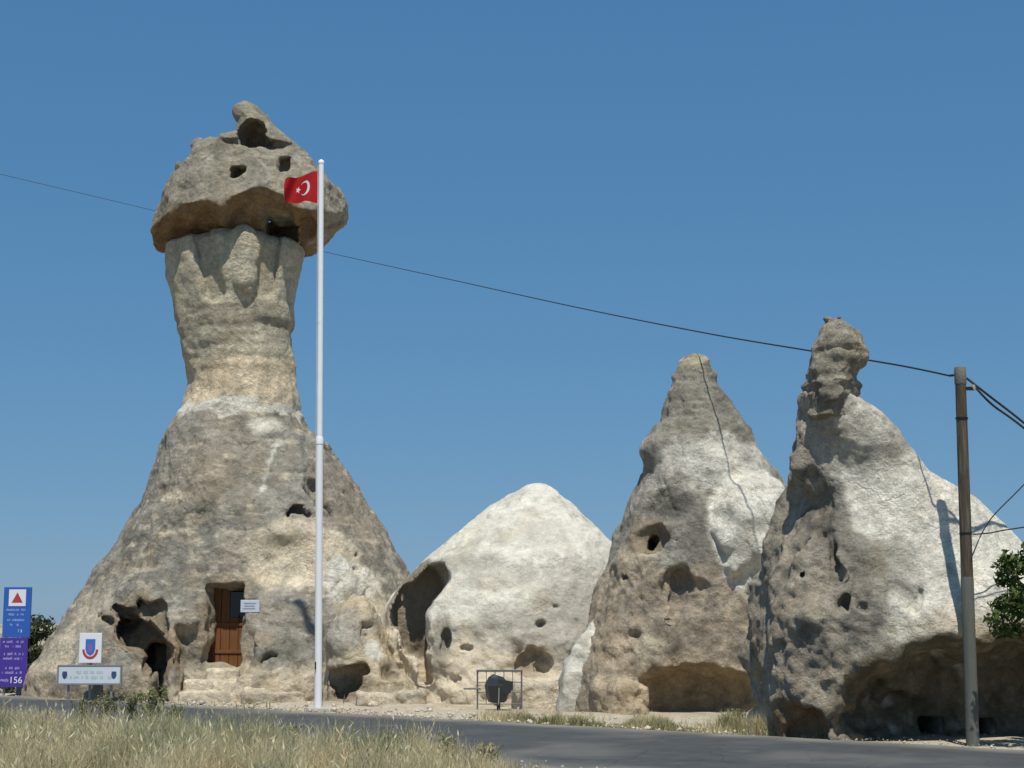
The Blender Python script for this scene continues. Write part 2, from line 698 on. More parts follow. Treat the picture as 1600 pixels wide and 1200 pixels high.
def ground_sheet():
    def axis(lo, hi, fine, lo2, hi2):
        a = [np.arange(lo, hi, fine)]
        g, p = [], hi
        s = fine
        while p < hi2:
            s *= 1.25
            g.append(p)
            p += s
        a.append(np.array(g + [hi2]))
        g, p, s = [], lo, fine
        while p > lo2:
            s *= 1.25
            p -= s
            g.append(max(p, lo2))
        a.insert(0, np.array(g[::-1]))
        return np.unique(np.concatenate(a))
    xs, ys = axis(-18, 14, .2, -1500, 1500), axis(6, 42, .2, -300, 2500)
    X, Y = np.meshgrid(xs, ys, indexing='ij')
    P = np.stack([X.ravel(), Y.ravel(), np.zeros(X.size)], 1)
    g = far_gap(P[:, 0], P[:, 1])
    on = (g < .5) & (g > -6.6)
    far = sstep(60, 300, np.hypot(P[:, 0], P[:, 1]))
    near = sstep(0.3, 2.5, np.maximum(g, -5.99 - g))
    P[:, 2] = near * (.05 * fbm(P, 1.6, 4, 3) + .03) * (1 - far) + far * (2.5 * fbm(P, 160, 3, 9))
    P[on, 2] = 0
    n = len(ys)
    I = (np.arange(len(xs) - 1)[:, None] * n + np.arange(n - 1)[None]).ravel()
    me = new_mesh('ground', P, np.stack([I, I + n, I + n + 1, I + 1], 1))
    n1, n2, n3 = fbm(P, 2.2, 4, 5), fbm(P, .5, 4, 6), fbm(P, 14, 3, 8)
    C = np.tile(np.array([.37, .315, .225]), (len(P), 1))
    def mx(w, c):
        nonlocal C
        w = np.clip(w, 0, 1)[:, None]
        C = C * (1 - w) + np.array(c) * w
    mx(sstep(.0, .5, n1) * .7, (.27, .225, .15))
    mx((g > 0) * (1 - sstep(.3, 3.5, g + n2)) * .5, (.50, .445, .35))
    mx((g > 1.0) * sstep(-.3, .4, n2) * .6, (.52, .46, .365))
    mx(sstep(.7, .2, np.abs(g + 6.2 + .3 * n2)) * .8, (.36, .33, .28))   # gravel shoulder
    mx(sstep(30, 60, np.hypot(P[:, 0], P[:, 1] - 25)) * sstep(-.2, .3, n3), (.22, .20, .12))
    set_col(me, C)
    m = mat('dry_earth', None, .95, .25, 9, .03, 14, attr=True, spec=.1)
    return tag(link('ground', me, m), kind='structure')


ground_sheet()


def road():
    t = np.arange(-60, 60, .25)
    rag = lambda s: .12 * perlin(np.stack([t, t * 0 + s, t * 0], 1), 1.1, 3) + .05 * perlin(np.stack([t, t * 0 + s, t * 0], 1), .3, 4)
    base = np.array([0, RA, 0])
    rows = []
    offs = [(-.10, .004, 1), (0.0, .035, 1)] + [(k, .035 + .03 * math.sin(math.pi * k / 6.0), 0) for k in np.linspace(.3, 5.7, 10)] + [(6.0, .035, 2), (6.1, .004, 2)]
    for o, z, r in offs:
        w = rag(0) if r == 1 else rag(9) if r == 2 else 0 * t
        p = base + t[:, None] * road_dir - (o + w)[:, None] * road_nrm
        p[:, 2] = z
        rows.append(p)
    n = len(t)
    P = np.concatenate(rows)
    I = (np.arange(len(rows) - 1)[:, None] * n + np.arange(n - 1)[None]).ravel()
    me = new_mesh('road', P, np.stack([I, I + n, I + n + 1, I + 1], 1))
    m = mat('worn_asphalt', (.066, .070, .073), .85, .22, 3.5, .006, 90, spec=.25, dirt=((.10, .10, .095), 1.2, .56))
    N, Lk = m.node_tree.nodes, m.node_tree.links
    bsdf = N['Principled BSDF']
    src = bsdf.inputs['Base Color'].links[0].from_socket
    g = N.new('ShaderNodeNewGeometry')
    nz = N.new('ShaderNodeTexNoise')
    nz.inputs['Scale'].default_value = 1.1
    nz.inputs['Detail'].default_value = 5
    Lk.new(g.outputs['Position'], nz.inputs['Vector'])
    mxv = N.new('ShaderNodeMix')
    mxv.data_type = 'VECTOR'
    mxv.inputs[0].default_value = .25
    Lk.new(g.outputs['Position'], mxv.inputs[4])
    Lk.new(nz.outputs['Color'], mxv.inputs[5])
    vo = N.new('ShaderNodeTexVoronoi')
    vo.feature = 'DISTANCE_TO_EDGE'
    vo.inputs['Scale'].default_value = .9
    Lk.new(mxv.outputs[1], vo.inputs['Vector'])
    r = N.new('ShaderNodeMapRange')
    r.inputs[1].default_value, r.inputs[2].default_value, r.inputs[3].default_value, r.inputs[4].default_value = .002, .012, .72, 1
    Lk.new(vo.outputs[0], r.inputs[0])
    sc_ = N.new('ShaderNodeVectorMath')
    sc_.operation = 'SCALE'
    Lk.new(src, sc_.inputs[0])
    Lk.new(r.outputs[0], sc_.inputs['Scale'])
    at_ = N.new('ShaderNodeAttribute')
    at_.attribute_name = 'alb'
    mi = N.new('ShaderNodeMix')
    mi.data_type = 'RGBA'
    Lk.new(at_.outputs['Fac'], mi.inputs['Factor'])
    Lk.new(sc_.outputs[0], mi.inputs['A'])
    mi.inputs['B'].default_value = (.26, .24, .20, 1)
    Lk.new(mi.outputs['Result'], bsdf.inputs['Base Color'])
    # blown dust along both edges
    gp = -far_gap(P[:, 0], P[:, 1])
    e = np.minimum(gp, 6 - gp)
    du = np.clip(sstep(.75, .0, e + .35 * fbm(P, .9, 3, 12)) * .8 + .25 * sstep(.1, .5, fbm(P, (3, 3, 1), 3, 13)), 0, 1)
    set_col(me, np.repeat(du[:, None], 3, 1))
    return tag(link('road', me, m), kind='structure')


road()
from functools import lru_cache


def warp(P, amp=.09, sc=.42, seed=0):
    return P + amp * np.stack([perlin(P, sc, 901 + seed), perlin(P, sc, 902 + seed), perlin(P, sc, 903 + seed)], 1)


# ================================================================== MAIN FAIRY CHIMNEY
YM = 38.2
mainL = [(360, 350), (368, 340), (378, 290), (386, 263), (400, 262), (440, 266), (480, 276), (520, 284), (560, 291), (600, 294), (620, 290), (640, 283), (660, 270), (680, 257), (700, 250), (740, 238), (780, 226), (800, 216), (830, 195), (860, 175), (900, 150), (940, 122), (980, 102), (1010, 88), (1040, 78), (1065, 72), (1095, 68)]
mainR = [(360, 400), (368, 410), (378, 455), (386, 474), (400, 472), (440, 463), (480, 458), (500, 460), (520, 453), (560, 455), (600, 458), (630, 464), (650, 468), (668, 478), (680, 493), (700, 511), (720, 525), (740, 545), (770, 564), (800, 586), (840, 612), (870, 628), (900, 640), (950, 655), (1000, 660), (1095, 670)]
f_main0 = profile(mainL, mainR, YM, [(360, .5), (368, .8), (378, 1.2), (388, 1.45), (440, 1.42), (560, 1.25), (620, 1.3), (680, 1.75), (740, 2.15), (800, 2.55), (860, 3.0), (940, 3.5), (1010, 3.95), (1060, 4.2), (1095, 4.3)], expo=2.1)


@lru_cache(None)
def hm(px, py): return hit(f_main0, px, py)


DOOR = hm(355, 985)
DOORC = np.array([DOOR[0], DOOR[1], 0])
d_lo, d_hi = hm(355, 1043), hm(355, 915)
DZ0 = zat(1043, DOOR[1])
DZ1 = zat(912, DOOR[1])
DOOR_FACE = hm(355, 1035)[1] + .45       # front of the facing cut for the doorway
DOOR_Y = max(hm(355, 903)[1] + .50, DOOR_FACE + .45)
DX0, DX1 = at(332, 985, DOOR_Y)[0], at(378, 985, DOOR_FACE + .1)[0]
DW = DX1 - DX0
DCX = (DX0 + DX1) / 2
CAVE = hm(215, 990)
CAVE2 = hm(245, 1050)
PALE = hm(462, 868)


def f_main(P):
    f = f_main0(P)
    lob = perlin(P, 2.6, 71) * .22 + perlin(P, 1.2, 72) * .09
    f = f + lob * sstep(8.6, 7.2, P[:, 2])
    # neck: shallow vertical flutes under the cap and a waist
    f = f + .07 * perlin(P, (.75, .75, 2.4), 73) * sstep(7.0, 8.0, P[:, 2])
    pa = at(382, 372, 36.95)
    f = smin(f, capsule(P, pa, at(384, 440, 36.95), .30), .15)
    f = smax(f, -carve(P, f_main0(P), [(318, 370, 337, 458, 15), (426, 370, 415, 450, 15)], .15), .16)
    P = warp(P, .10, .45)
    # right shoulder ridge set back
    c = hm(505, 760)
    f = smax(f, -capsule(P, c + [.05, -.25, 1.0], c + [-.15, -.25, -.8], .34), .2)
    # hollow with an arched upper lip and holes high on the right flank
    f = smax(f, -carve(P, f_main0(P), [(448, 806, 456, 796, 5), (456, 796, 472, 793, 7), (472, 793, 488, 802, 6)], .3), .03)
    for px, py, r in ((492, 762, .2), (543, 772, .14), (250, 765, .12), (318, 738, .07), (336, 792, .07), (560, 868, .10)):
        f = smax(f, -ell(P, hm(px, py), (r * 1.1, r * 1.8, r * .7)), .08)
    # smooth scooped panel above the doorway
    f = smax(f, -ell(P, PALE + [.0, -.72, -.05], (1.3, .92, .85)), .35)
    # doorway: facing cut back, arched hood, then the opening
    hood = np.array([DCX + .08, DOOR_FACE - .55, (DZ0 + DZ1) / 2 + .05])
    f = smax(f, -rbox(P, hood, (DW / 2 + .26, .58, (DZ1 - DZ0) / 2 + .2), .22), .06)
    # plane of the wall to the right of the door, carrying the plaque
    f = smax(f, -rbox(P, np.array([DCX + .95, DOOR_FACE - .52, DZ0 + 1.25]), (1.0, .52, .62), .35), .15)
    # stair cut in front of the threshold
    f = smax(f, -rbox(P, np.array([DCX - .18, DOOR_FACE - 1.5, DZ0 + .1]), (DW / 2 + .42, 1.5, DZ0 + .1), .12), .08)
    op = rbox(P, np.array([DCX, DOOR_FACE + .5, (DZ0 + DZ1) / 2]), (DW / 2 + .04, 1.1, (DZ1 - DZ0) / 2 + .02), .10)
    f = smax(f, -op, .05)
    # left cave: broken hood, round chamber and a low dark passage
    f00 = f_main0(P)
    f = smax(f, -carve(P, f00, [(196, 958, 240, 955, 13), (245, 950, 252, 985, 16), (180, 945, 192, 948, 7), (215, 940, 235, 945, 9), (160, 968, 170, 972, 7)], .28), .05)
    f = smax(f, -carve(P, f00, [(207, 988, 224, 996, 25), (232, 1000, 240, 1010, 22)], .75), .04)
    f = smax(f, -carve(P, f00, [(247, 1020, 256, 1100, 20), (235, 1040, 240, 1100, 14)], 1.6), .04)
    f = smax(f, -carve(P, f00, [(262, 1050, 272, 1100, 9)], .4), .04)
    # notches low on the right of the steps
    f = smax(f, -ell(P, hm(422, 1028), (.30, .35, .17)), .06)
    f = smax(f, -capsule(P, hm(372, 1058), hm(376, 1100) + [0, -.1, -.1], .10), .05)
    f = smax(f, -ell(P, hm(75, 1078), (.22, .25, .10)), .06)
    # cracks and facets, lower right
    for a, b, r in (((525, 912), (512, 935), .07), ((524, 880), (550, 890), .05), ((576, 922), (560, 950), .09), ((505, 925), (532, 945), .04), ((560, 950), (548, 985), .04)):
        f = smax(f, -capsule(P, hm(*a), hm(*b), r), .05)
    # broken lower skirt: ledge
    lw = .30 + .12 * perlin(P, (.8, .8, 99), 77)
    f = smin(f, np.maximum(f - .16 * sstep(.5, .2, P[:, 2] - lw), 0.0 * P[:, 2] + f - .16), .1)
    return np.maximum(f, -.25 - P[:, 2])


def paint_main(P, N):
    p = Paint(P, N, GREY, 100)
    z = P[:, 2]
    p.noise(p.n0, -.1, .5, LGREY, .6)
    p.noise(p.n1, .1, .6, BROWN, .55)
    p.noise(-p.n1, .15, .6, LGREY, .5)
    p.noise(p.n2 + .4 * p.n1, .3, .6, DGREY, .55)
    p.noise(p.n2 - .3 * p.n0, .35, .65, CREAM, .55)
    # neck
    zt = zat(640, YM)
    p.band(zt, 12, YELL * 1.15, .12, .2)
    p.band(zat(575, YM), 12, np.array([.52, .48, .38]), .25, .2, .6)
    p.band(zat(632, YM), zat(572, YM), CREAM * np.array([1.05, 1.0, .95]), .15, .25, .9)
    p.band(zat(525, YM), zat(488, YM), BROWN * .9, .08, .18, .5)
    p.mix(.5 * sstep(.1, .5, p.hz) * sstep(zat(600, YM), zat(560, YM), z), np.array([.36, .325, .24]))
    p.band(zat(655, YM), zat(636, YM), WHITE, .05, .22, .8)
    # upper cone brownish
    p.blob(hm(320, 730), (1.2, 1.2, 1.0), BROWN * np.array([1, 1.03, 1.05]), .5, .5, .6)
    p.blob(hm(565, 790), (.9, 2.5, 1.3), BROWN * 1.0, .5, .4, .6)
    p.line([hm(432, 690), hm(418, 735), hm(405, 790)], .07, WHITE, .8)
    p.blob(hm(412, 665), (.4, .5, .2), WHITE, .3, .4, .8)
    p.blob(hm(275, 775), (.35, .5, .14), CREAM * 1.1, .3, .5, .8)
    p.blob(hm(458, 740), (.4, 1, .6), LGREY * .9, .4, .5, .5)
    # cream scooped panel and its rim
    p.blob(PALE + [0.1, .2, 0], (1.3, 1.2, .82), CREAM * np.array([1.10, 1.11, 1.12]), .12, .22, 1.0)
    p.blob(hm(548, 912), (.62, .8, .48), WHITE, .12, .35, 1.0)
    p.blob(hm(570, 960), (.6, .9, .5), CREAM, .2, .5, .7)
    p.blob(hm(400, 850), (.7, .9, .3), CREAM * .95, .5, .8, .55)
    p.blob(hm(590, 985), (.5, .9, .6), CREAM * 1.05, .3, .5, .75)
    p.noise(p.hz + .5 * p.n1, .35, .7, CREAM * 1.05, .5)
    # left edge lighter
    p.blob(hm(130, 965), (.55, 1.2, .8), CREAM * .98, .4, .5, .75)
    p.blob(hm(80, 1030), (.8, 1.2, .6), CREAM * .95, .4, .5, .75)
    # door facing: fresh tan
    p.blob(np.array([DCX, DOOR_FACE, (DZ0 + DZ1) / 2]), (.62, .95, 1.15), TAN * 1.05, .2, .25, .85)
    p.blob(np.array([DCX + .85, DOOR_FACE, DZ0 + .85]), (.3, .5, .5), TAN * 1.05, .3, .5, .7)
    p.blob(hm(440, 960), (.85, .8, .55), LGREY * .92, .3, .5, .7)
    # cave fresh rock
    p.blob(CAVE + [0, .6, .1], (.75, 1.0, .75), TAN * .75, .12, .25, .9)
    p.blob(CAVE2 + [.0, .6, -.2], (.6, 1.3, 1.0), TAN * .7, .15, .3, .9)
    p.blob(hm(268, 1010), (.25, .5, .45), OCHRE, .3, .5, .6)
    # pale broken skirt
    p.band(-1, .55, CREAM * np.array([1.0, .98, .95]), .15, .35, .8, sstep(-8.3, -7.6, P[:, 0]))
    p.band(-1, .35, TAN * 1.1, .15, .3, .6, 1 - sstep(-8.6, -7.8, P[:, 0]))
    return p.C


root_main = empty('fairy_chimney', (at(355, 1090, YM)[0], YM, 0), 'tall mushroom-shaped rock chimney with a grey cap, narrow neck and a wooden door', 'rock formation', 'rock chimneys beside the road')
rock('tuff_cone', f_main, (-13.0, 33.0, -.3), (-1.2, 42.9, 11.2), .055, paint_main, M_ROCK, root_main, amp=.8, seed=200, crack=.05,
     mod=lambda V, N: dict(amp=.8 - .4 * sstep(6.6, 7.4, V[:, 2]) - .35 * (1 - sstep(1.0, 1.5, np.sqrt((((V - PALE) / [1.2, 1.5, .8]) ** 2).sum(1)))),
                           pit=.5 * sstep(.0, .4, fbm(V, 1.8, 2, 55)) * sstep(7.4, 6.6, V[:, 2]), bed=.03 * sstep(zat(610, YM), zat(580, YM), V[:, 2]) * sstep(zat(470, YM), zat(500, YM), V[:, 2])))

# cap
YC = 38.0
capL = [(392, 250), (385, 238), (372, 236), (350, 242), (330, 251), (308, 263), (290, 272), (278, 280), (268, 283), (250, 293), (236, 300), (230, 320), (222, 362), (205, 371), (196, 377), (189, 370), (181, 365), (175, 366), (169, 374), (165, 384)]
capR = [(392, 468), (386, 482), (372, 500), (352, 518), (335, 531), (315, 533), (300, 528), (288, 514), (270, 500), (255, 482), (240, 466), (222, 450), (205, 438), (193, 427), (181, 413), (172, 402), (165, 390)]
f_cap0 = profile(capL, capR, YC, [(392, 1.75), (372, 1.9), (330, 1.95), (290, 1.8), (250, 1.4), (230, 1.15), (215, .95), (193, .8), (176, .55), (165, .3)],
                 [(392, 37.95), (300, 38.0), (240, 38.15), (210, 38.3), (160, 38.3)], expo=2.6)


@lru_cache(None)
def hc(px, py): return hit(f_cap0, px, py)


_g = np.stack(np.meshgrid(np.linspace(-9, -3.2, 50), np.linspace(35.5, 40.5, 50), np.linspace(9, 13.2, 50), indexing='ij'), -1).reshape(-1, 3)
_g = _g[f_cap0(_g) < 0]
FACETS = []
for nv, cut in (((-.52, -.75, .40), .22), ((.42, -.80, .42), .38), ((-.10, -.88, .48), .26), ((.15, -.62, .77), .26), ((-.30, -.58, .76), .12), ((.85, -.45, .1), .18), ((-.75, -.62, .1), .25)):
    nv = np.array(nv) / np.linalg.norm(nv)
    FACETS.append((nv, (_g @ nv).max() - cut))
ZB = zat(386, YC)
XS = [at(px, 340, 36.3)[0] for px in (240, 300, 325, 347, 365, 410, 440, 470, 500)]
ZSV = [.06, -.06, -.1, -.34, .0, .30, .26, .02, .05]


def f_cap(P):
    f = f_cap0(P)
    dmp = 1 - .85 * sstep(zat(250, YC), zat(215, YC), P[:, 2])
    f = f + dmp * (perlin(P, 1.6, 81) * .16 + perlin(P, .7, 82) * .07)
    top_ok = sstep(zat(240, YC), zat(215, YC), P[:, 2]) * sstep(at(352, 220, YC)[0], at(372, 220, YC)[0], P[:, 0])
    Pf = P + .05 * np.stack([perlin(P, .5, 85), perlin(P, .5, 86), perlin(P, .5, 87)], 1)
    for nv, o in FACETS:
        f = smax(f, (Pf @ nv - o) - 3 * top_ok, .02)
    P = warp(P, .06, .35)
    # horn: hollow scooped out of its front-left, curling beak left on top
    c = hc(394, 206)
    f = smax(f, -ell(P, c + [-.05, .25, .0], (.34, .85, .44)), .04)
    f = smax(f, -ell(P, c + [.05, .2, -.18], (.36, .8, .16)), .04)
    f = smin(f, ell(P, at(373, 172, 38.35), (.13, .16, .14)), .06)
    # knobs along the left skyline and right edge
    for px, py, r in ((311, 229, .17), (281, 265, .16), (526, 302, .16), (524, 330, .2)):
        f = smin(f, ell(P, at(px, py, 38.1), (r, r * 1.3, r)), .12)
    # square-cut openings
    f = smax(f, -rbox(P, hc(368, 262), (.19, .85, .15), .07), .03)
    f = smax(f, -rbox(P, hc(441, 249) + [0, 0, 0], (.15, .8, .2), .08), .03)
    # underside rising towards the front, with a scalloped lip
    zb = ZB + np.clip((37.75 - P[:, 1]) * .46, 0, .95) + np.interp(P[:, 0], XS, ZSV) * sstep(37.4, 36.6, P[:, 1]) + .07 * perlin(P, (.5, .5, 9), 84)
    f = smax(f, (zb - P[:, 2]) * .8, .07)
    # undercut hollow behind the lip
    f = smax(f, -ell(P, at(300, 372, 37.0) + [0, 0, -.05], (1.0, .8, .42)), .08)
    f = smax(f, -ell(P, at(478, 362, 37.1), (.3, .75, .42)), .08)
    # dark window with a small tunnel to the sky
    w = at(430, 349, 36.6)
    f = smax(f, -rbox(P, w + [.0, 1.2, .06], (.38, 1.5, .27), .06), .03)
    f = smax(f, -capsule(P, at(421, 346, 36.6), at(421, 346, 42), .07), .02)
    return f


def paint_cap(P, N):
    p = Paint(P, N, np.array([.32, .29, .225]), 300)
    p.noise(p.n0, -.1, .5, np.array([.40, .365, .285]), .7)
    p.noise(p.n1, .1, .6, np.array([.21, .19, .15]), .6)
    p.noise(p.n2 + .3 * p.n1, .3, .6, DGREY, .5)
    p.noise(-p.n2 + .3 * p.n0, .4, .7, LGREY, .55)
    p.noise(p.st, .3, .7, np.array([.20, .18, .15]), .4)
    # unweathered warm rock on the broken underside, darker brown inside the horn
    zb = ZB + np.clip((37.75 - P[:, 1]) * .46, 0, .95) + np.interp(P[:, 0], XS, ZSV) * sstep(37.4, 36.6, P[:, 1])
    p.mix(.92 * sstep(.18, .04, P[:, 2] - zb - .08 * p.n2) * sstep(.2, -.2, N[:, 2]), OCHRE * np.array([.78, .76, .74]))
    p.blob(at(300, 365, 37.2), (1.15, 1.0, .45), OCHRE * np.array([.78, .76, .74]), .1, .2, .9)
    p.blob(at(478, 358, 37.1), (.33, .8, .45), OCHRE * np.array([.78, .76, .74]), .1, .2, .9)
    p.blob(hc(394, 204) + [0, .75, -.02], (.40, .72, .48), BROWN * .7, .12, .15, .85)
    return p.C


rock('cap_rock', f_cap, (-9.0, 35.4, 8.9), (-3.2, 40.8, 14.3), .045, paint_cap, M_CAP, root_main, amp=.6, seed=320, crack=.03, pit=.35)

# ================================================================== WHITE CONE
YW = 35.6
wL = [(752, 838), (760, 820), (768, 804), (790, 764), (825, 722), (850, 692), (872, 668), (895, 640), (940, 602), (975, 588), (1020, 585), (1110, 580)]
wR = [(752, 852), (762, 866), (775, 882), (790, 898), (825, 930), (850, 953), (880, 976), (930, 1004), (980, 1030), (1110, 1060)]
f_w0 = profile(wL, wR, YW, [(752, .15), (766, .42), (790, .75), (825, 1.25), (872, 1.95), (940, 2.45), (1000, 2.75), (1060, 2.95), (1110, 3.0)], expo=2.05)


@lru_cache(None)
def hw(px, py): return hit(f_w0, px, py)


NI = at(652, 935, 33.6)


def f_white(P):
    f = f_w0(P)
    tp = 1 - .6 * sstep(3.6, 4.8, P[:, 2])
    f = f + tp * (perlin(P, 2.1, 91) * .10 + perlin(P, .9, 92) * .05)
    low = sstep(1.9, 1.2, P[:, 2])
    f = f + low * (perlin(P, .9, 93) * .16 + perlin(P, .45, 94) * .06)
    P = warp(P, .04, .5)
    # tall carved niche on the left: leaning arched head, narrowing to a slit
    f00 = f_w0(P)
    f = smax(f, -carve(P, f00, [(684, 899, 650, 935, 21), (650, 935, 634, 962, 26), (642, 960, 650, 1005, 24), (655, 1005, 664, 1058, 9)], 0, 35.35), .03)
    # pillar right of the slit, small holes
    f = smax(f, -ell(P, hw(697, 1002), (.10, .3, .26)), .05)
    f = smax(f, -ell(P, hw(728, 1012), (.15, .15, .05)), .04)
    f = smax(f, -ell(P, hw(712, 1064), (.12, .12, .12)), .05)
    # dark pits on the right lower slope
    for px, py, r in ((866, 948, .06), (846, 976, .11)):
        f = smax(f, -ell(P, hw(px, py), (r * 1.1, r * 2, r * .7)), .05)
    f = smax(f, -carve(P, f00, [(818, 1040, 834, 1018, 8), (838, 1022, 850, 1036, 9), (825, 1042, 850, 1042, 6)], .3), .05)
    # flat ledge in front at the foot
    f = smin(f, rbox(P, at(830, 1090, 32.4) + [0, .3, -.1], (.72, .6, .5), .2, .15), .12)
    return np.maximum(f, -.25 - P[:, 2])


def paint_white(P, N):
    p = Paint(P, N, WHITE, 400)
    p.noise(p.n1 + .3 * p.n0, .1, .6, LGREY * 1.15, .55)
    p.noise(p.n2 + .3 * p.n1, .3, .6, LGREY, .4)
    p.noise(p.st, .25, .7, LGREY * 1.2, .35)
    p.blob(hw(730, 880), (.75, 1, .22), LGREY, .4, .8, .7)
    p.blob(hw(845, 830), (.5, 1, .35), LGREY * 1.15, .5, .8, .5)
    p.blob(hw(760, 905), (.5, 1, .2), LGREY, .5, .9, .5)
    p.band(-1, zat(985, 33), CREAM * np.array([1.0, .97, .93]), .25, .5, .75)
    p.blob(hw(800, 985), (.75, 1, .5), LGREY * 1.1, .3, .6, .8)
    p.blob(hw(900, 960), (1.0, 1.4, .75), LGREY * .95, .35, .6, .85)
    p.blob(hw(880, 1010), (.6, 1, .5), LGREY * 1.05, .3, .6, .7)
    p.blob(hw(690, 1010), (.22, .5, .6), GREY * 1.1, .3, .4, .8)
    p.blob(hw(830, 1032), (.42, .8, .3), BROWN, .2, .4, .8)
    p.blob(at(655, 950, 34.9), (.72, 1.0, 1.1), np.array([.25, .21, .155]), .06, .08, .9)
    return p.C


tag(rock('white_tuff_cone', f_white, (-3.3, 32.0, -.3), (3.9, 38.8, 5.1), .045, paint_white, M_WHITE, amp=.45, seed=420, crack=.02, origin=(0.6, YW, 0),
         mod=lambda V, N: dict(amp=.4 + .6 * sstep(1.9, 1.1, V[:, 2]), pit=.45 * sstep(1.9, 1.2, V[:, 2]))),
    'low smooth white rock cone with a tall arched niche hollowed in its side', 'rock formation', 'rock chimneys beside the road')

# ================================================================== POINTED CHIMNEY
Y2 = 31.2
c2L = [(556, 1070), (562, 1063), (575, 1060), (600, 1053), (630, 1043), (660, 1030), (680, 1016), (696, 1000), (712, 996), (735, 996), (750, 992), (780, 985), (810, 975), (840, 963), (870, 955), (900, 945), (940, 931), (980, 918), (1020, 906), (1060, 893), (1130, 875)]
c2R = [(556, 1098), (562, 1105), (580, 1115), (600, 1125), (640, 1150), (680, 1176), (700, 1190), (740, 1214), (770, 1227), (800, 1233), (840, 1236), (900, 1240), (1000, 1246), (1130, 1250)]
f_20 = profile(c2L, c2R, Y2, [(556, .15), (575, .32), (600, .42), (640, .62), (680, .85), (740, 1.1), (800, 1.3), (880, 1.6), (960, 1.85), (1040, 2.0), (1130, 2.1)], expo=2.2)


@lru_cache(None)
def h2(px, py): return hit(f_20, px, py)


LOBE, LOBR = at(1166, 850, Y2) + [0, -.85, 0], (.88, 1.0, 1.2)


def f_2(P):
    f = f_20(P)
    tp = 1 - .75 * sstep(zat(740, Y2), zat(620, Y2), P[:, 2])
    f = f + tp * (perlin(P, 1.7, 111) * .13 + perlin(P, .75, 112) * .07)
    P = warp(P, .10, .38)
    # step under the dark tip
    zt = zat(687, Y2)
    f = f + .02 * sstep(-.12, .02, P[:, 2] - zt + .05 * perlin(P, .6, 114)) * sstep(.5, .1, P[:, 2] - zt) * -1
    # notched left edge
    f = smax(f, -capsule(P, at(1003, 738, Y2 - .75), at(990, 800, Y2 - .9), .10), .05)
    # oval niche with a dark hole at its back
    c = h2(1015, 840)
    f = smax(f, -ell(P, c + [0, -.02, 0], (.40, .34, .34)), .04)
    f = smax(f, -capsule(P, c + [.06, 0, -.07], c + [.10, 1.0, -.12], .10), .03)
    # brow and the hollow below it
    c = h2(1068, 935)
    f = smax(f, -ell(P, c + [-.25, -.22, .05], (.95, .5, .42)), .05)
    f = smax(f, -ell(P, h2(1062, 925) + [0, .05, .05], (.32, .42, .42)), .08)
    for px, py, r in ((992, 992, .09), (985, 1020, .05), (1058, 843, .04), (975, 905, .08), (1010, 992, .04), (1055, 968, .05)):
        f = smax(f, -ell(P, h2(px, py) + [0, .05, 0], (r * 1.3, r * 1.6, r * .75)), .05)
    # smooth swelling lobe on the right
    f = smin(f, ell(P, LOBE, LOBR) - .06, .06)
    # undercut base
    f = smax(f, -ell(P, h2(1085, 1085) + [0, -.05, -.1], (1.28, .85, .62)), .05)
    # loose buttress on the left foot
    f = smin(f, rbox(P, at(975, 1095, 29.4) + [0, .3, -.05], (.35, .5, .40), .18, .5), .08)
    return np.maximum(f, -.25 - P[:, 2])


def paint_2(P, N):
    p = Paint(P, N, LGREY * .95, 500)
    p.noise(p.n1, .0, .5, GREY, .7)
    p.noise(p.n2 + .3 * p.n1, .3, .6, DGREY, .45)
    zt = zat(687, Y2)
    # dark grey tip
    p.band(zt, 9, np.array([.30, .28, .225]), .03, .10)
    p.mix(.6 * sstep(.05, .5, p.n1 + .3 * p.n2) * (P[:, 2] > zt), np.array([.19, .175, .14]))
    p.mix(.6 * sstep(.1, .5, p.hz) * (P[:, 2] > zt), np.array([.37, .34, .27]))
    p.blob(at(1084, 566, Y2), (.3, .4, .14), YELL * 1.1, .2, .3)
    # white weathered slopes
    p.blob(h2(1090, 730), (.95, 1.2, .48), WHITE * .92, .2, .4, .9)
    p.blob(h2(1150, 720), (.6, 1.2, .5), WHITE * .92, .3, .4, .8)
    p.blob(h2(1040, 760), (.5, 1, .35), LGREY * 1.1, .4, .6, .7)
    p.blob(h2(1050, 790), (.6, .8, .32), GREY * .75, .3, .6, .9)
    p.blob(h2(1095, 850), (.45, .8, .6), GREY * .85, .3, .6, .85)
    # lower brown rough rock
    w = sstep(.12, -.12, P[:, 2] - zat(882, Y2 - 1.5) + .15 * p.n1)
    p.mix(w * .9, BROWN * np.array([1.05, 1.07, 1.08]))
    p.mix(w * .7 * sstep(.05, .5, p.n2 + .5 * p.n1), TAN * 1.15)
    p.mix(w * .6 * sstep(.1, .5, -p.n2 + .5 * p.n1), BROWN * .65)
    p.blob(h2(1000, 868), (.55, .6, .16), CREAM * .95, .3, .4, .8)
    p.blob(h2(1015, 840) + [0, .2, 0], (.42, .5, .36), TAN * .75, .1, .1, .9)
    p.blob(h2(960, 1020), (.4, .8, .6), TAN * 1.15, .3, .5, .6)
    p.blob(h2(1012, 1015), (.25, .5, .3), CREAM * .95, .3, .5, .7)
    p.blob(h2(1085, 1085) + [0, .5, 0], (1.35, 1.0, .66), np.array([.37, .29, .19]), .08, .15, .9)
    p.blob(at(975, 1095, 29.4), (.5, .8, .5), TAN * 1.35, .2, .4, .8)
    p.mix(.97 * sstep(.24, .10, ell(P, LOBE, LOBR) + .04 * p.n2) * sstep(zat(950, Y2), zat(915, Y2), P[:, 2] + .2 * p.n1) * sstep(at(1080, 800, Y2)[0], at(1100, 800, Y2)[0], P[:, 0] + .1 * p.n1), WHITE)
    return p.C


